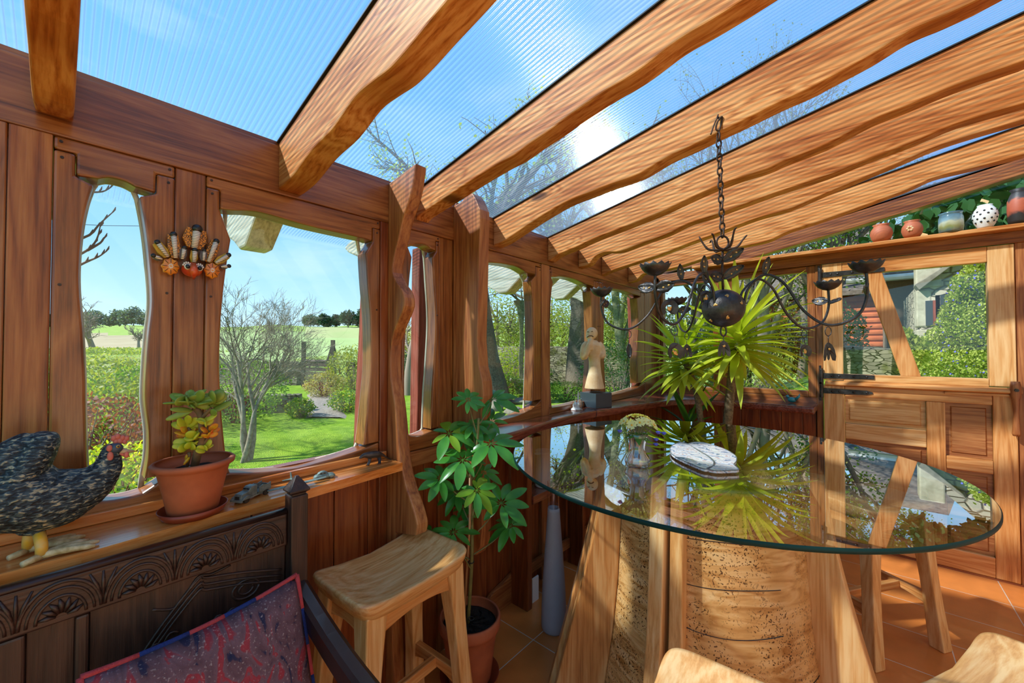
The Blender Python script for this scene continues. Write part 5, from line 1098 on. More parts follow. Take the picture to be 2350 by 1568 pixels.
def ground(x,y):
    rx,ry=x-CAM[0],y-CAM[1]; f=rx*fdir.x+ry*fdir.y; r=rx*rdir.x+ry*rdir.y; dist=math.hypot(rx,ry)
    h=interp(HP_,max(f,0) if f>0 else 0)
    if f>20: h+= (mnoise.noise(Vector((x*.02,y*.02,0)))*.02)*f*.6*smst(20,80,f)
    up=smst(-1.5,1.2,x)*smst(4.0,4.8,y)*(.42+.07*max(0,min(8,y-4.5)))
    h=max(h,-.12)+up if f<40 else h+up
    return h+.02*mnoise.noise(Vector((x*.8,y*.8,3)))
NA,NR=220,90
me_v=[];mf={}
rad=[0]+[1.0*(1.074**i) for i in range(NR)]
for i,rr in enumerate(rad):
    for k in range(NA):
        a=2*PI*k/NA; x=CAM[0]+rr*math.cos(a); y=CAM[1]+rr*math.sin(a); me_v.append((x,y,ground(x,y)))
faces=[];mi=[]
for i in range(len(rad)-1):
    for k in range(NA):
        j=(k+1)%NA; faces.append((i*NA+k,i*NA+j,(i+1)*NA+j,(i+1)*NA+k))
        c=[sum(me_v[q][t] for q in faces[-1])/4 for t in range(2)]; rx,ry=c[0]-CAM[0],c[1]-CAM[1]; f=rx*fdir.x+ry*fdir.y; r_=rx*rdir.x+ry*rdir.y
        m_=0
        if f>0:
            px=1175+F*r_/max(f,.01)
            if f>17: m_=1
            if px<420 and 82<f<175: m_=2
            if px>420 and f>45: m_=3
            if f>200: m_=1
            if px>420 and 150<f<260 and 690<px<1000: m_=4
            if px>1000 and f>60: m_=1
        mi.append(m_)
me=bpy.data.meshes.new('ground'); me.from_pydata(me_v,[],faces); me.update(); g_=bpy.data.objects.new('ground',me); COL.objects.link(g_)
def grassmat(name,c1,c2,s1=3.0,b=.6):
    m,nt,out=newmat(name); p=princ(nt,.9,.1); tc=N(nt,'ShaderNodeTexCoord'); n1=N(nt,'ShaderNodeTexNoise',Scale=s1,Detail=8.0,Roughness=.75); lk(nt,tc.outputs['Object'],n1.inputs['Vector'])
    r=ramp(nt,[(.3,c1),(.7,c2)]); lk(nt,n1.outputs['Fac'],r.inputs['Fac']); lk(nt,r.outputs['Color'],p.inputs['Base Color'])
    n2=N(nt,'ShaderNodeTexNoise',Scale=60.0,Detail=3.0); lk(nt,tc.outputs['Object'],n2.inputs['Vector']); bb_=N(nt,'ShaderNodeBump',Strength=b,Distance=.03); lk(nt,n2.outputs['Fac'],bb_.inputs['Height']); lk(nt,bb_.outputs['Normal'],p.inputs['Normal']); lk(nt,p.outputs[0],out.inputs['Surface'])
grassmat('lawn',hexc('5c8a22'),hexc('a0c040'),3.5,1.0); grassmat('pasture',hexc('86a648'),hexc('a4b864'),.3); grassmat('tanfield',hexc('a89878'),hexc('bcae8e'),.1,.1); grassmat('greenfield',hexc('9cb26e'),hexc('b0c084'),.05,.1); grassmat('palefield',hexc('9fb070'),hexc('b4b080'),.04,.1)  # greenfield is paled, distance haze put into its colour
plain('gravel',hexc('a39a90'),.9,c2=hexc('6e655c'),scale=30,bump=1)
for n_ in('lawn','pasture','tanfield','greenfield','palefield','gravel'): me.materials.append(MATS[n_])
me.polygons.foreach_set('material_index',mi); me.shade_smooth(); struct(g_)
pth=MB(); rows=[]
for k in range(24):
    f=8.7+7.2*k/23; w0=lerp(698,712,k/23)+5*math.sin(k*1.3); w1=lerp(800,752,k/23)+4*math.sin(k*1.9); row=[]
    for j in range(6):
        q=on(lerp(w0,w1,j/5),800,D=f); row.append((q.x,q.y,ground(q.x,q.y)+.02+(.015 if 0<j<5 else -.03)))
    rows.append(row)
pth.grid(rows); struct(pth.build('gravel_path','gravel',smooth=True))
# house side of the lean-to: unseen rendered wall, added to bounce warm fill
plain('render_wall',hexc('f0e2c8'),.9,var=.04)
struct(MB().box(3.5,3.62,-1.7,3.86,0,2.85).build('wall_right','render_wall'))
# ---------- trees ----------
plain('bark',hexc('6e675a'),.9,c2=hexc('4a4238'),scale=25,bump=.8); plain('barkgreen',hexc('7d8266'),.9,c2=hexc('565a40'),scale=20,bump=.8); plain('barkpale',hexc('9c9782'),.9,c2=hexc('6e6a56'),scale=20,bump=.5); plain('twig',hexc('8a7c70'),.9); plain('redtwig',hexc('7a4038'),.9)
leafmat('leafyellow',hexc('b4c030'),hexc('d2d24a'),.5,.5,scale=1.5); leafmat('creeper',hexc('93a347'),hexc('bcc46a'),.4,.5,scale=3); leafmat('leafgreen',hexc('587f30'),hexc('86a646'),.45,.5,scale=2); leafmat('leafolive',hexc('8a9440'),hexc('b0b25a'),.4,.5,scale=2); leafmat('leafdeep',hexc('24502a'),hexc('3f6e38'),.3,.4,scale=2); leafmat('leafred',hexc('8a4438'),hexc('a86a50'),.35,.5,scale=3); leafmat('conifer',hexc('33503c'),hexc('48684c'),.2,.6,scale=.4)  # conifer: muted grey-green with skyline haze in the colour
leafmat('catkin',hexc('c8b67a'),hexc('9a9460'),.4,.6,scale=2); leafmat('daffodil',hexc('f0d838'),hexc('f6e868'),.3,.5)
def grow(fm,lm,rn,p,d,L,r,lev,spec):
    n=4; pts=[p]; rads=[r]; q=p; dd=d
    for i in range(n):
        dd=(dd+Vector((rn.uniform(-1,1),rn.uniform(-1,1),rn.uniform(-1,1)))*spec['crook']+UP*spec['up'][min(lev,len(spec['up'])-1)]).normalized()
        q=q+dd*(L/n); pts.append(q); rads.append(r*(1-.55*(i+1)/n))
    fm.tube(pts,rads,6 if lev==0 else (5 if lev<2 else 3))
    if lev>=spec['lev']:
        if lm is not None:
            for k in range(spec['leaves']):
                c=pts[rn.randint(1,n)]+Vector((rn.gauss(0,1),rn.gauss(0,1),rn.gauss(0,1)))*spec['lsp']; e=Vector((rn.gauss(0,1),rn.gauss(0,1),rn.gauss(0,1))).normalized(); lm.leaf(c,e,e.orthogonal().normalized(),spec['ls'],spec['ls']*.4)
        return
    nb=spec['nb'][min(lev,len(spec['nb'])-1)]
    for k in range(nb):
        f=lerp(spec.get('st',.35),1,(k+rn.random())/nb); i=min(n-1,int(f*n)); b=pts[i].lerp(pts[i+1],f*n-i)
        ax=dd.orthogonal().normalized(); ax=Matrix.Rotation(rn.uniform(0,2*PI),3,dd)@ax; an_=spec['ang']*rn.uniform(.6,1.3); nd=(dd*math.cos(an_)+ax*math.sin(an_)).normalized()
        grow(fm,lm,rn,b,nd,L*spec['ls_']*rn.uniform(.7,1.15),max(r*.5*(1-.3*f),spec['rmin']),lev+1,spec)
def tree(name,lab,pos,spec,seed,leafm=None,bark='bark',group=None,stems=1,lean=Vector((0,0,0)),cat='tree'):
    t=thing(name,lab,cat,pos,0,group or 'trees outside the windows'); rn=random.Random(seed); fm=FM(); lm=FM() if leafm else None
    for s in range(stems):
        d=(UP+lean+Vector((rn.uniform(-1,1),rn.uniform(-1,1),0))*(.17 if stems>1 else .05)).normalized()
        grow(fm,lm,rn,Vector(pos)+Vector((rn.uniform(-.1,.1),rn.uniform(-.1,.1),-.1))*(1 if stems>1 else .3),d,spec['L'],spec['r'],0,spec)
    fm.build('branches',bark,t)
    if lm and lm.f: lm.build('leaves',leafm,t,smooth=False)
    return t
def gp(px,d,dz=0):
    p=on(px,800,D=d); return Vector((p.x,p.y,ground(p.x,p.y)+dz))
S_big=dict(L=5.5,r=.36,lev=4,nb=[7,5,5,4],ang=.75,ls_=.56,crook=.16,up=[.02,.03,.02,.0,-.05],leaves=5,lsp=.14,ls=.075,rmin=.006,st=.42)
S_bare=dict(L=1.6,r=.036,lev=4,nb=[8,7,6,4],ang=.6,ls_=.54,crook=.26,up=[.03,.0,-.04,.02,.10],leaves=0,lsp=.1,ls=.03,rmin=.0024,st=.5)
S_far=dict(L=5,r=.3,lev=4,nb=[7,5,4,3],ang=.7,ls_=.6,crook=.16,up=[0,.05,.02,0],leaves=2,lsp=.3,ls=.2,rmin=.02,st=.3)
S_twig=dict(L=4.2,r=.16,lev=4,nb=[8,5,4,4],ang=.6,ls_=.58,crook=.17,up=[.02,.05,.03,0],leaves=3,lsp=.10,ls=.045,rmin=.004,st=.25)
tree('bare_shrub','twisted bare fruit tree with many stems on the lawn outside the large left window',gp(566,5.3),dict(S_bare,L=1.5,ang=.5),lean=rdir*-.07,seed=9,leafm=None,bark='barkpale',stems=4,cat='tree')
tree('bare_tree','far bare oak standing alone at the edge of the pale ploughed field',gp(215,62),dict(S_far,L=4.6,r=.5,rmin=.035),3,None,'twig')
tree('bare_tree','distant leafless tree seen just right of the far oak through the narrow left window',gp(318,75),dict(S_far,L=2.6,r=.3,rmin=.04),8,None,'twig')
tree('leafing_tree','big tree with yellow-green young leaves and an ivy-clad trunk beyond the stone garden wall',gp(1332,13),dict(S_big,r=.62),11,'leafyellow','bark')
tree('leafing_tree','leaning tree with a dark trunk beside the trunk post window, sprouting yellow leaves',gp(1137,11),dict(S_big,L=5.2,r=.50),12,'leafyellow','bark',lean=rdir*-.10)
tree('leafing_tree','tree with pale yellow-green leaves standing between the carved garden posts and the ivy-clad tree',gp(1262,19),dict(S_big,L=5.5,r=.2,leaves=6),13,'leafyellow','bark')
tree('twiggy_tree','thin twiggy tree with olive buds outside the window nearest the corner',gp(1440,9.5),dict(S_twig),14,'leafolive','barkgreen')
tree('twiggy_tree','pale-barked tree with tangled twigs behind the left half of the yucca',gp(1570,11),dict(S_twig,L=5),15,'leafolive','bark')
tree('twiggy_tree','bare reddish-twigged tree behind the right window next to the door',gp(1760,9),dict(S_twig,L=4.4),16,'catkin','twig')
tree('twiggy_tree','slim grey birch leaning outside the window beside the door',gp(1835,12),dict(S_twig,L=5.5,r=.12),17,'leafolive','twig')
tree('leafy_tree','dense green-leaved tree seen through the left pane of the door',gp(1925,8.2),dict(S_twig,L=3.2,leaves=8,ls=.06),18,'leafgreen','bark')
tree('leafy_tree','green tree rising behind the round clay pots above the door wall',gp(2030,17),dict(S_big,L=5.2,r=.2,leaves=5,ls=.09),19,'leafgreen','bark')
tree('bare_tree','leafless tree with fine branches beyond the narrow window by the wavy post',gp(935,13),dict(S_far,L=3.2,r=.16,rmin=.007),20,None,'twig')
# ---------- shrubs ----------
def shrub(name,lab,c,r,n,ls,mat,seed,group=None,stems=True,cat='shrub',fl=None):
    c=Vector(c); t=thing(name,lab,cat,(c.x,c.y,c.z),0,group or {'garden_shrub':'shrubs and plants in the garden','field_hedge':'field hedges'}.get(name)); rn=random.Random(seed); fm=FM(); st_=FM(); f2=FM()
    for k in range(n):
        d=Vector((rn.gauss(0,1),rn.gauss(0,1),rn.gauss(0,1))).normalized(); q=(.55+.45*rn.random()**.5)*(1+.22*mnoise.noise(d*2.2+Vector((seed,0,0))))
        p=Vector((c.x+d.x*r[0]*q,c.y+d.y*r[1]*q,c.z+r[2]*(.95+d.z*q*.95))); e=Vector((rn.gauss(0,1),rn.gauss(0,1),rn.gauss(.4,1))).normalized()
        (f2 if (fl and rn.random()<.13) else fm).leaf(p,e,e.orthogonal().normalized(),ls*rn.uniform(.7,1.3),ls*.33)
    for k in range(26 if stems else 0):
        a=rn.uniform(0,2*PI); q=rn.uniform(.2,.95); p1=Vector((c.x+math.cos(a)*r[0]*q,c.y+math.sin(a)*r[1]*q,c.z+r[2]*rn.uniform(.9,1.9))); st_.tube([Vector((c.x+math.cos(a)*.05,c.y+math.sin(a)*.05,c.z-.05)),c.lerp(p1,.5)+Vector((0,0,.1*r[2])),p1],[.012,.008,.003],4)
    fm.build('foliage',mat,t,smooth=False)
    if f2.f: f2.build('blossom',fl,t,smooth=False)
    if st_.f: st_.build('stems','redtwig' if seed%3==0 else 'twig',t)
    return t
sh=[(225,2.6,(.45,.45,.40),2600,.035,'leafgreen','green shrub with small leaves right under the narrow left window','daffodil'),
 (300,3.2,(.55,.5,.42),2600,.035,'leafyellow','yellow-green flowering shrub below the narrow left window, right side','daffodil'),
 (190,4.2,(.8,.7,.55),3000,.045,'leafred','reddish twiggy bush at the left edge of the narrow window',None),
 (280,5.4,(1.0,.9,.6),3600,.05,'leafolive','olive bush behind the flowering shrub in the narrow window',None),
 (345,7.2,(1.2,1,.62),3200,.06,'leafgreen','green bush far back behind the bead of the narrow window',None),
 (235,9.5,(1.9,1.2,.68),3600,.08,'leafolive','wide grey-olive bush in front of the field hedge',None),
 (545,8.2,(1.2,.9,.72),3000,.06,'leafgreen','bright green shrub behind the twisted fruit tree',None),
 (625,3.9,(.5,.35,.16),1500,.03,'leafgreen','low leafy plant just outside the bottom of the large left window',None),
 (535,3.7,(.35,.3,.2),1200,.03,'catkin','dry straw-coloured low bush at the foot of the fruit tree',None),
 (745,12.4,(.7,.6,.42),1800,.06,'catkin','silvery bush by the gravel path near the gate',None),
 (800,9.6,(.55,.45,.26),1500,.05,'leafgreen','green clump with daffodils beside the gravel path','daffodil'),
 (690,8.8,(.32,.3,.22),1100,.05,'leafgreen','daffodil clump on the lawn left of the gravel path','daffodil'),
 (716,14.6,(.35,.3,.16),700,.06,'leafred','small crimson bush in front of the gate',None),
 (815,14.8,(1.5,.9,.85),2600,.09,'leafolive','hedge clump right of the gate',None),
 (975,14.6,(1.6,1,.8),2600,.08,'leafdeep','dark bush beyond the red-brown post',None),
 (1150,12.0,(1.0,.8,.42),2400,.06,'leafgreen','leafy green bed plant behind the rocks',None),
 (1172,15.2,(1.1,.8,.85),2600,.07,'leafyellow','yellow-green bush behind the carved garden posts',None),
 (1205,16.5,(1.3,.8,.7),2400,.07,'leafgreen','green bush against the stone wall',None),
 (1300,11.5,(.9,.6,.30),2200,.06,'leafgreen','fresh green plants at the foot of the ivy-clad tree',None),
 (1420,9.2,(.95,.7,.9),5200,.05,'leafdeep','dense dark green ivy bush outside the window nearest the corner',None),
 (1390,8,(.7,.5,.12),1500,.05,'leafgreen','low green edging plants outside the corner window',None),
 (1545,8.4,(.9,.6,.5),2600,.05,'leafdeep','dark shrub behind the left part of the yucca',None),
 (1690,9.2,(1.2,.8,.8),3000,.06,'leafolive','olive hedge shrub behind the yucca crown',None),
 (1775,6.0,(.9,.4,.09),1800,.05,'leafgreen','low green plants with yellow flowers under the window beside the door','daffodil'),
 (1985,6.9,(.9,.4,.07),1400,.05,'leafgreen','strip of long grass below the dry-stone wall',None),
 (1920,9.5,(.6,.5,.85),2400,.06,'leafgreen','leafy bush at the left side of the door pane',None)]
for i,(px,d,r,n,ls,mt,lab,fl) in enumerate(sh): shrub('garden_shrub',lab,gp(px,d),r,n,ls,mt,30+i,fl=fl)
def belt(lab,px0,px1,d,h,n,ls,mat,seed,dens=1.0,cat='trees',name='distant_trees',gap=.0):
    a=gp(px0,d); b_=gp(px1,d); L=(b_-a).length; m=max(3,int(L/(h*.55))); c=gp((px0+px1)/2,d); t=thing(name,lab,cat,tuple(c),0,'tree belts beyond the garden'); rn=random.Random(seed); fm=FM(); st_=FM(); bl=[]
    for j in range(m):
        q=a.lerp(b_,(j+.5+rn.uniform(-.4,.4))/m); hh=h*rn.uniform(.65,1.1); bl.append((Vector((q.x,q.y,ground(q.x,q.y))),hh,hh*rn.uniform(.35,.55)))
        st_.tube([bl[-1][0],bl[-1][0]+UP*hh*.6,bl[-1][0]+UP*hh*.9],[hh*.03,hh*.02,hh*.006],5)
        for k in range(10): e=V(rn.uniform(0,6.28),rn.uniform(.3,1.2)); p0=bl[-1][0]+UP*hh*rn.uniform(.3,.7); st_.tube([p0,p0+e*hh*.2,p0+e*hh*.38+UP*hh*.03],[hh*.012,hh*.008,hh*.003],3)
    for k in range(n):
        p0,hh,w=bl[rn.randrange(m)]; d_=Vector((rn.gauss(0,1),rn.gauss(0,1),rn.gauss(0,1))).normalized(); q=rn.random()**.45*(1+.3*mnoise.noise(d_*2.5+p0*.3)); e=Vector((rn.gauss(0,1),rn.gauss(0,1),rn.gauss(.4,1))).normalized()
        fm.leaf(p0+Vector((d_.x*w*q,d_.y*w*q,hh*.56+d_.z*hh*.46*q)),e,e.orthogonal().normalized(),ls*rn.uniform(.6,1.3),ls*.4)
    fm.build('foliage',mat,t,smooth=False); st_.build('trunks','twig',t); return t
leafmat('hazegreen',hexc('5f7468'),hexc('7c8c7c'),.25,.6,scale=.3)  # aerial haze mixed into the leaf colour of the far belts
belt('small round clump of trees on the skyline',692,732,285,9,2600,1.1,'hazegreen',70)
belt('dark conifer plantation on the skyline, left part',737,778,270,10,5200,1.1,'conifer',71)
belt('dark conifer plantation on the skyline beside the window frame, right part',796,850,262,12,5200,1.1,'conifer',72)
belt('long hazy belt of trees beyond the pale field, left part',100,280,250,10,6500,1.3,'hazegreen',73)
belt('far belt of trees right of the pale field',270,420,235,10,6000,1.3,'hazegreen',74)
for i,(p0,p1,d,h,n,ls,mt,lab) in enumerate(((1060,1190,30,5.5,5200,.17,'leafolive','woodland edge behind the leaning tree'),(1170,1330,34,6,6000,.18,'leafolive','woodland edge behind the forked garden post'),(1310,1480,28,6.5,6500,.16,'leafolive','woodland edge behind the ivy-clad tree'),(880,1060,34,5,3600,.17,'catkin','thin bare woodland beyond the narrow window by the wavy post'),
    (1480,1600,13.5,4.6,5200,.085,'leafolive','tall thicket behind the left crown of the yucca'),(1600,1740,14,3.6,5200,.085,'catkin','tangled straw-coloured thicket behind the yucca'),(1740,1880,12.5,2.6,3000,.075,'leafolive','olive thicket outside the window beside the door'),(1880,1965,13.0,3.8,2400,.085,'leafgreen','green thicket above the orange cabin'))):
    belt(lab,p0,p1,d,h,n,ls,mt,90+i,name='thicket',cat='trees')
for i,(px,d,L,lab) in enumerate(((760,40,5,'clipped field hedge beyond the gate'),(270,22,7,'brown field hedge behind the garden bushes'),(300,60,16,'low dark hedge line at the near edge of the pale field'))):
    c=gp(px,d); shrub('field_hedge',lab,c,(L,L*.7,.6 if d<50 else .5),4200,.09 if d<50 else .3,'leafolive' if i!=1 else 'catkin',80+i,stems=False,cat='hedge')
# ---------- stone walls ----------
m,nt,out=newmat('drystone'); p=princ(nt,.9,.2); tc=N(nt,'ShaderNodeTexCoord'); mp=N(nt,'ShaderNodeMapping'); mp.inputs['Scale'].default_value=(4.5,4.5,16); lk(nt,tc.outputs['Object'],mp.inputs['Vector'])
v=N(nt,'ShaderNodeTexVoronoi',Scale=1.0); lk(nt,mp.outputs[0],v.inputs['Vector']); ve=N(nt,'ShaderNodeTexVoronoi',Scale=1.0,feature='DISTANCE_TO_EDGE'); lk(nt,mp.outputs[0],ve.inputs['Vector'])
r=ramp(nt,[(.0,hexc('5f5a4e')),(.5,hexc('8c8672')),(1,hexc('a8a48c'))]); lk(nt,v.outputs['Color'],r.inputs['Fac']); re_=ramp(nt,[(.0,(.28,.26,.22)),(.07,(1,1,1))]); lk(nt,ve.outputs['Distance'],re_.inputs['Fac'])
n1=N(nt,'ShaderNodeTexNoise',Scale=2.2,Detail=5.0); lk(nt,tc.outputs['Object'],n1.inputs['Vector']); rm=ramp(nt,[(.5,(1,1,1)),(.62,hexc('8a9a3a'))]); lk(nt,n1.outputs['Fac'],rm.inputs['Fac'])
mx=N(nt,'ShaderNodeMix',data_type='RGBA',blend_type='MULTIPLY'); mx.inputs[0].default_value=1; lk(nt,r.outputs['Color'],mx.inputs[6]); lk(nt,re_.outputs['Color'],mx.inputs[7])
mx2=N(nt,'ShaderNodeMix',data_type='RGBA',blend_type='MULTIPLY'); mx2.inputs[0].default_value=.8; lk(nt,mx.outputs[2],mx2.inputs[6]); lk(nt,rm.outputs['Color'],mx2.inputs[7])
lk(nt,mx2.outputs[2],p.inputs['Base Color']); b=N(nt,'ShaderNodeBump',Strength=1.0,Distance=.06); lk(nt,re_.outputs['Color'],b.inputs['Height']); lk(nt,b.outputs['Normal'],p.inputs['Normal']); lk(nt,p.outputs[0],out.inputs['Surface'])
def stonewall(lab,px0,d0,px1,d1,h,th=.35,seed=0):
    a=on(px0,800,D=d0); b_=on(px1,800,D=d1); a=Vector((a.x,a.y,0)); b_=Vector((b_.x,b_.y,0)); n=40; dr=(b_-a).normalized(); nr=Vector((dr.y,-dr.x,0))*th/2; R=[]
    for k in range(n+1):
        c=a.lerp(b_,k/n); z0=ground(c.x,c.y)-.1; z1=z0+h+.1+.10*h*mnoise.noise(Vector((k*.7,seed,0))); w=.05*mnoise.noise(Vector((k*.9,seed,5)))
        R.append([c-nr*(1.2+w)+UP*z0,c-nr*(.9+w)+UP*z1,c+nr*(.9+w)+UP*z1,c+nr*(1.2+w)+UP*z0])
    o=MB().rings(R,True,True).build('stone_wall','drystone'); return tag(o,lab,'wall','dry-stone walls in the garden')
stonewall('low mossy dry-stone wall edging the lawn behind the twisted fruit tree',500,9.2,690,9.6,.42,seed=1)
stonewall('dark stone wall running left of the field gate',430,17,688,16.6,.95,seed=2)
stonewall('dark stone wall running right of the field gate past the red-brown post',795,16.6,1060,18,.95,seed=3)
stonewall('high rubble garden wall with mossy stones behind the carved garden posts',1060,19,1500,15.5,1.6,.6,seed=4)
stonewall('dark dry-stone retaining wall seen through the door pane beneath the orange cabin',1900,9.2,2068,7.6,.66,.4,seed=5)
# ---------- gate ----------
plain('greywood',hexc('6e6258'),.85,c2=hexc('4e463e'),scale=20,bump=.5)
gt_=thing('field_gate','weathered wooden field gate with tall posts at the end of the gravel path','gate',gp(728,15.9))
ga=on(697,800,D=16); gb_=on(764,800,D=15.7); gz=ground(ga.x,ga.y)
def bar(par,a,b_,w,name='bar',mat='greywood'): return MB().tube([a,b_],w,4).build(name,mat,par)
A_=Vector((ga.x,ga.y,gz)); B_=Vector((gb_.x,gb_.y,gz))
bar(gt_,A_,A_+UP*1.8,.09,'gate_post'); bar(gt_,B_,B_+UP*1.85,.09,'gate_post'); bar(gt_,B_+UP*1.75,B_-rdir*.25+UP*.9,.045,'brace'); bar(gt_,B_+UP*1.75,B_+rdir*.3+UP*.5,.045,'brace')
for z in(.15,.33,.51,.69,.87): 
    d_=(B_-A_); nn_=Vector((d_.y,-d_.x,0)).normalized()*.03; MB().hexa([A_-nn_+UP*(z-.075),B_-nn_+UP*(z-.075),B_+nn_+UP*(z-.075),A_+nn_+UP*(z-.075),A_-nn_+UP*(z+.075),B_-nn_+UP*(z+.075),B_+nn_+UP*(z+.075),A_+nn_+UP*(z+.075)]).build('board','greywood',gt_)
bar(gt_,A_+UP*1.02,B_+UP*1.0,.06,'top_bar'); bar(gt_,A_.lerp(B_,.2)+UP*.75,A_.lerp(B_,.3)+UP*1.02,.04,'brace'); bar(gt_,A_.lerp(B_,.55)+UP*1.02,A_.lerp(B_,.75)+UP*.8,.04,'brace')
tag(MB().tube([gp(772,14.6,0),gp(766,14.8,1.15)],.05,6).build('leaning_stake','barkgreen'),'pale crooked stake leaning beside the right gate post','stake')
# ---------- red-brown posts of the lean-to outside ----------
wood('postred',hexc('5c2a20'),hexc('7c4034'),hexc('935044'),axis='Z',rough=.8,coat=0)
for (P,X0,X1,lab) in (([(-.12,1.375,1.50),(.5,1.37,1.515),(1.1,1.385,1.535),(1.7,1.39,1.525),(2.0,1.395,1.51)],-.56,-.48,'red-brown painted outside post seen through the narrow window'),
    ([(-.12,1.02,1.15),(.5,1.025,1.15),(1.1,1.04,1.15),(1.5,1.06,1.15),(2.0,1.075,1.13)],-.56,-.48,'red-brown outside post showing at the right edge of the large left window'),
    ([(-.12,4.33,4.5),(1,4.38,4.52),(2.1,4.3,4.52)],-.56,-.46,'red-brown outside post beyond the window nearest the corner')):
    Q=smoothpts(P,4); tag(MB().prism([(a,z) for z,a,b_ in Q]+[(b_,z) for z,a,b_ in reversed(Q)],'X',X0,X1).build('outside_post','postred',bevel=.008),lab,'post','red-brown outside posts')
# ---------- carved garden posts, trough, rocks ----------
def slab(name,lab,P,d,th,mat,cat,par=None):
    """upright slab whose outline is given as it stands, thickness th"""
    f=[on(x,y,D=d) for x,y in P]; b_=MB(); va=[b_.bm.verts.new(q) for q in f]; vb=[b_.bm.verts.new(q+fdir*th) for q in f]; b_.face(va); b_.face(list(reversed(vb))); n=len(f)
    for i in range(n): b_.face([va[i],va[(i+1)%n],vb[(i+1)%n],vb[i]])
    o=b_.build(name,mat,par,bevel=.02); return tag(o,lab,cat) if lab else o
slab('carved_garden_post','tall forked grey-green carved post standing on the stone trough',smoothpts([(1192,870),(1190,820),(1193,780),(1191,740),(1186,705),(1178,690),(1199,689),(1211,694),(1204,720),(1201,760),(1203,800),(1200,840),(1204,870)],2),12.6,.22,'barkgreen','post')
slab('carved_garden_post','second carved garden post partly behind the window frame, right of the forked one',smoothpts([(1214,880),(1212,820),(1214,760),(1210,715),(1208,694),(1226,692),(1228,760),(1226,880)],2),12.9,.22,'barkgreen','post')
plain('quoinstone',hexc('bcb7a4'),.9,c2=hexc('98937f'),scale=6,bump=.8); plain('stone',hexc('8d887c'),.9,c2=hexc('6c675c'),scale=8,bump=.8)
slab('stone_trough','grey stone trough under the carved garden posts',[(1170,871),(1262,871),(1262,877),(1250,880),(1244,906),(1184,906),(1180,880),(1170,877)],12.4,.6,'stone','trough')
rn=random.Random(77)
for i,(px,py,w,h,d,lab) in enumerate(((1137,925,36,24,9.8,'big rounded grey rock on the lawn, leftmost of the rockery'),(1180,932,44,16,9.3,'flat pale rock in the middle of the rockery'),(1210,940,40,20,8.9,'brownish flat rock at the right of the rockery'),(1200,912,50,14,11.0,'long pale stone slab behind the rockery'),(1160,912,36,10,11.2,'thin pale stone slab behind the round rock'),(1432,905,40,14,9.0,'grey edging stone outside the corner window'),(1280,925,26,20,9.0,'small rock outside the middle curved-wall window'))):
    b_=MB(); c=on(px,py,D=d); w_=w/F*d/2; h_=h/F*d/2; c.z=ground(c.x,c.y)+h_*.6; bmesh.ops.create_icosphere(b_.bm,subdivisions=3,radius=1)
    for v_ in b_.bm.verts:
        q=v_.co.copy(); s_=1+.25*mnoise.noise(q*1.4+Vector((i*5,0,0)))+.08*mnoise.noise(q*4); v_.co=Vector((c.x+q.x*w_*s_,c.y+q.y*w_*s_,c.z+q.z*h_*1.4*s_))
    tag(b_.build('garden_rock','stone',smooth=True),lab,'rock','rocks on the lawn')
# ---------- buildings behind ----------
plain('cabinwood',hexc('c8703c'),.7,c2=hexc('b45c2c'),scale=4); plain('slates',hexc('7c746c'),.8,c2=hexc('5c554e'),scale=9,bump=.5); plain('pebbledash',hexc('8a7a68'),.9,var=.1,scale=40)
cb_=thing('log_cabin','orange-stained log cabin behind the dry-stone wall','cabin',on(1930,800,Y=15.5))
xa,xb=on(1690,800,Y=15.5).x,on(2052,800,Y=15.5).x
b_=MB(); z0=1.0
for k in range(12): b_.tube([(xa,15.5,z0+.17*k),(xb,15.5,z0+.17*k)],.1,10)
b_.box(xa,xb,15.55,18.5,.6,z0+1.95); b_.build('log_wall','cabinwood',cb_); 
MB().prism([(15.1,z0+1.95),(17,z0+3.1),(18.9,z0+1.95),(18.9,z0+2.08),(17,z0+3.25),(15.1,z0+2.08)],'X',xa-.3,xb+.3).build('roof','slates',cb_)
m,nt,out=newmat('housestone'); p=princ(nt,.9,.2); tc=N(nt,'ShaderNodeTexCoord'); mp=N(nt,'ShaderNodeMapping'); mp.inputs['Scale'].default_value=(5,5,9); lk(nt,tc.outputs['Object'],mp.inputs['Vector'])
ve=N(nt,'ShaderNodeTexVoronoi',Scale=1.0,feature='DISTANCE_TO_EDGE'); lk(nt,mp.outputs[0],ve.inputs['Vector']); v=N(nt,'ShaderNodeTexVoronoi',Scale=1.0); lk(nt,mp.outputs[0],v.inputs['Vector'])
r=ramp(nt,[(.0,hexc('8f8a7c')),(.5,hexc('b4ae9c')),(1,hexc('c9c2ac'))]); lk(nt,v.outputs['Color'],r.inputs['Fac']); re_=ramp(nt,[(.0,(.45,.43,.40)),(.1,(1,1,1))]); lk(nt,ve.outputs['Distance'],re_.inputs['Fac']); mx=N(nt,'ShaderNodeMix',data_type='RGBA',blend_type='MULTIPLY'); mx.inputs[0].default_value=1; lk(nt,r.outputs['Color'],mx.inputs[6]); lk(nt,re_.outputs['Color'],mx.inputs[7]); lk(nt,mx.outputs[2],p.inputs['Base Color']); b=N(nt,'ShaderNodeBump',Strength=1.0,Distance=.03); lk(nt,re_.outputs['Color'],b.inputs['Height']); lk(nt,b.outputs['Normal'],p.inputs['Normal']); lk(nt,p.outputs[0],out.inputs['Surface'])
YH=9.0; hs=thing('stone_house','old stone house with small deep windows and climbing creeper seen through the door pane','house',on(2200,800,Y=YH))
hx=on(2112,800,Y=YH).x
def hq(px,py): q=on(px,py,Y=YH); return (q.x,q.z)
zt=hq(2130,560)[1]
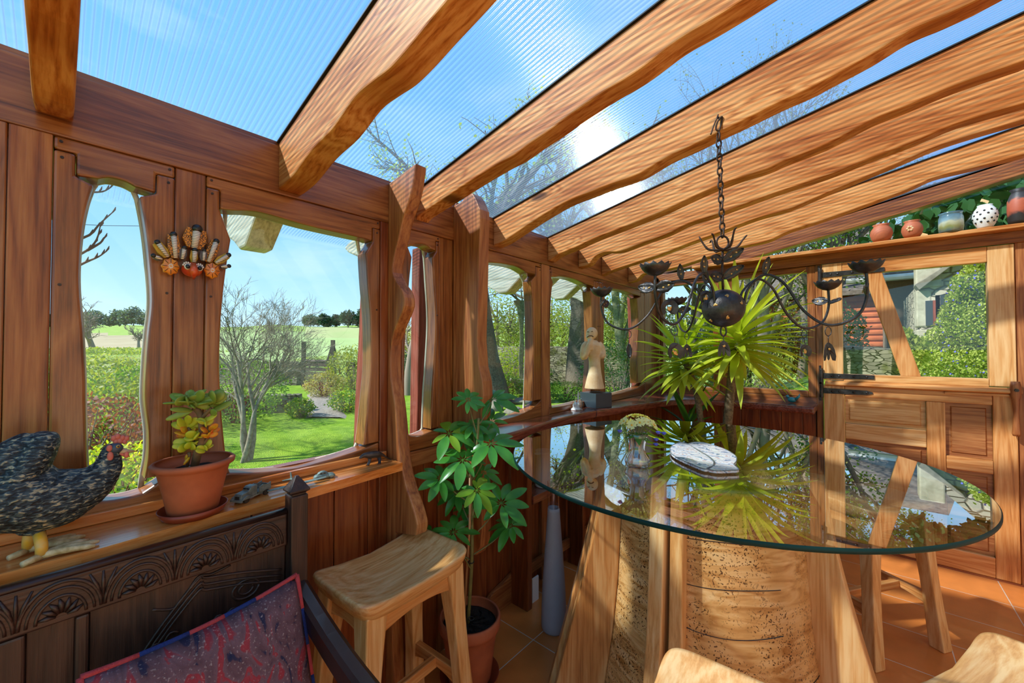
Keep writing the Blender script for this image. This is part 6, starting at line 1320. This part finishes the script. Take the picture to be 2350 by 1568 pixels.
MB().prism([(hx,.0),(hx,hq(2112,650)[1]),(hx+.25,hq(2112,650)[1]+.35),(hx+2.6,5.2),(hx+8,5.2),(hx+8,0)],'Y',YH,YH+3.2).build('house_wall','housestone',hs)
for k in range(7): 
    z=.5+.62*k; MB().box(hx-.04,hx+(.24 if k%2 else .13),YH-.03,YH+.3,z,z+.58).build('quoin','quoinstone',hs,bevel=.02) if z<hq(2112,650)[1] else None
a_=hq(2108,668); c_=hq(2196,602); MB().prism([a_,c_,(c_[0]+.05,c_[1]+.09),(a_[0]-.05,a_[1]+.09)],'Y',YH-.14,YH+.2).build('coping','stone',hs,bevel=.01)
for (x0,y0,x1,y1) in((2124,690,2146,748),(2158,676,2186,748)):
    p0=hq(x0,y1); p1=hq(x1,y0); w_=MB().box(p0[0]-.05,p1[0]+.05,YH-.02,YH-.0,p0[1]-.05,p1[1]+.08).build('window_surround','housestone',hs); MB().box(p0[0],p1[0],YH-.045,YH-.031,p0[1],p1[1]).build('dark_pane','slate',w_); MB().box(p1[0]-.03,p1[0],YH-.06,YH-.046,p0[1],p1[1]).build('sash','postred',w_)
ob=thing('outbuilding','low outbuilding with a grey slate roof and white gutter between cabin and stone house','building',on(2060,800,Y=12.5))
xa,xb=on(2036,800,Y=12.6).x,on(2125,800,Y=12.6).x; zg=on(2070,640,Y=12.5).z
MB().box(xa,xb+.5,12.6,15,.5,zg).build('wall','pebbledash',ob); MB().prism([(12.2,zg),(14.5,zg+1.6),(14.5,zg+1.7),(12.2,zg+.1)],'X',xa-.7,xb+.5).build('roof','slates',ob); MB().tube([(xa-.7,12.15,zg+.0),(xb+.4,12.15,zg+.0)],.07,8).build('gutter','white',ob)
# creeper on the house and foliage over the gable
def slabfol(name,lab,P,Yp,n,ls,mat,fl,seed,th=.35,cat='climber'):
    xs=[on(a,b_,Y=Yp) for a,b_ in P]; c=sum(xs,Vector())/len(xs); t=thing(name,lab,cat,(c.x,c.y,max(.1,ground(c.x,c.y)))); rn=random.Random(seed); fm=FM(); f2=FM(); poly=[(q.x,q.z) for q in xs]
    x0,x1=min(a for a,_ in poly),max(a for a,_ in poly); z0,z1=min(b_ for _,b_ in poly),max(b_ for _,b_ in poly); k=0
    def ins(x,z):
        r=False; j=len(poly)-1
        for i in range(len(poly)):
            if (poly[i][1]>z)!=(poly[j][1]>z) and x<(poly[j][0]-poly[i][0])*(z-poly[i][1])/(poly[j][1]-poly[i][1])+poly[i][0]: r=not r
            j=i
        return r
    while k<n:
        x=rn.uniform(x0,x1); z=rn.uniform(z0,z1)
        if not ins(x+.15*mnoise.noise(Vector((z*4,0,seed))),z+.15*mnoise.noise(Vector((x*4,0,seed)))): k+=.2; continue
        k+=1; y=Yp-abs(rn.gauss(0,1))*th*(.5+.5*mnoise.noise(Vector((x*3,z*3,seed)))); e=Vector((rn.gauss(0,1),rn.gauss(-.3,1),rn.gauss(-.2,1))).normalized()
        (f2 if fl and rn.random()<.05 else fm).leaf(Vector((x,y,z)),e,e.orthogonal().normalized(),ls*rn.uniform(.7,1.3),ls*.38)
    fm.build('foliage',mat,t,smooth=False)
    if f2.f: f2.build('blossom',fl,t,smooth=False)
    return t
slabfol('wall_creeper','yellow-green creeper with tiny mauve flowers climbing the stone house',[(2105,880),(2105,790),(2135,760),(2160,700),(2185,650),(2210,605),(2300,560),(2400,560),(2400,880)],8.95,20000,.036,'creeper','blueflower',5)
slabfol('hanging_shrub','feathery green shrub hanging over the end of the dry-stone wall by the house corner',[(2060,800),(2075,765),(2105,755),(2125,790),(2120,870),(2085,870)],8.0,1800,.05,'leafolive',None,6)
slabfol('climbing_vine','vine with broad glossy green leaves trailing outside above the pot shelf',[(1990,560),(2100,480),(2210,455),(2360,400),(2420,400),(2420,560)],4.55,330,.10,'leafdeep','bone',7,.25)
slabfol('ivy_hedge','dark ivy-covered bank filling the gable behind the painted pots',[(2060,580),(2150,470),(2250,430),(2400,380),(2500,380),(2500,600)],6.4,5200,.075,'leafdeep',None,9,.6)
ob_=thing('overhanging_branch','thin budding branch hanging close outside the narrow left window','branch',(-.5,-.15,1.8)); fm=FM(); rn=random.Random(2)
for P in(((150,560),(205,540),(228,515),(258,488)),((150,600),(200,575),(222,550),(230,520)),((150,625),(195,603),(225,590),(243,578)),((160,460),(205,443),(235,440),(252,432)),((200,575),(230,558),(240,545))):
    pts=[on(a,b_,X=-.5) for a,b_ in smoothpts(P,3)]; fm.tube(pts,[lerp(.005,.0016,i/(len(pts)-1)) for i in range(len(pts))],5)
    for q in pts[3::2]: fm.tube([q,q+Vector((0,.006,.012)),q+Vector((0,.008,.022))],[.002,.003,.0008],5)
fm.build('twigs','twig',ob_)
# overhead cable
tag(MB().tube([on(120,512,D=40),on(240,518,D=44),on(420,520,D=50)],.03,5).build('overhead_cable','black'),'thin overhead cable crossing the sky in the narrow left window','cable')
# ================= light =================
S=Vector((-.481,-.562,.673)).normalized()
sd=bpy.data.lights.new('sun','SUN'); so=bpy.data.objects.new('sun',sd); COL.objects.link(so)
so.rotation_euler=S.to_track_quat('Z','Y').to_euler(); sd.energy=5.8; sd.angle=math.radians(1.9); sd.color=(1,.95,.86)
w=bpy.data.worlds.new('world'); sc.world=w; w.use_nodes=True; nt=w.node_tree; bg=nt.nodes['Background']
tc=N(nt,'ShaderNodeTexCoord'); se=N(nt,'ShaderNodeSeparateXYZ'); lk(nt,tc.outputs['Generated'],se.inputs[0])
r=ramp(nt,[(.0,hexc('c3dfee')),(.06,hexc('b5dcf2')),(.22,hexc('8cc4ea')),(.5,hexc('68abdc')),(.8,hexc('5498d0')),(1.0,hexc('4a8cc8'))]); lk(nt,se.outputs['Z'],r.inputs['Fac'])
n1=N(nt,'ShaderNodeTexNoise',Scale=2.2,Detail=6.0,Roughness=.6); mpw=N(nt,'ShaderNodeMapping'); mpw.inputs['Scale'].default_value=(1,1,3); lk(nt,tc.outputs['Generated'],mpw.inputs['Vector']); lk(nt,mpw.outputs[0],n1.inputs['Vector'])
rc=ramp(nt,[(.5,(0,0,0)),(.8,(.35,.35,.35))]); lk(nt,n1.outputs['Fac'],rc.inputs['Fac'])
mxw=N(nt,'ShaderNodeMix',data_type='RGBA'); lk(nt,rc.outputs['Color'],mxw.inputs[0]); lk(nt,r.outputs['Color'],mxw.inputs[6]); mxw.inputs[7].default_value=(.85,.9,.95,1)
lk(nt,mxw.outputs[2],bg.inputs[0]); bg.inputs[1].default_value=1.15
sc.view_settings.view_transform='Standard'; sc.view_settings.look='None'; sc.view_settings.gamma=1; sc.view_settings.use_curve_mapping=False
sc.view_settings.exposure=0.43
sc.cycles.transparent_max_bounces=20; sc.cycles.max_bounces=8; sc.cycles.glossy_bounces=5; sc.cycles.transmission_bounces=10; sc.cycles.caustics_reflective=False; sc.cycles.caustics_refractive=False
sc.cycles.use_denoising=True; sc.cycles.adaptive_threshold=.015
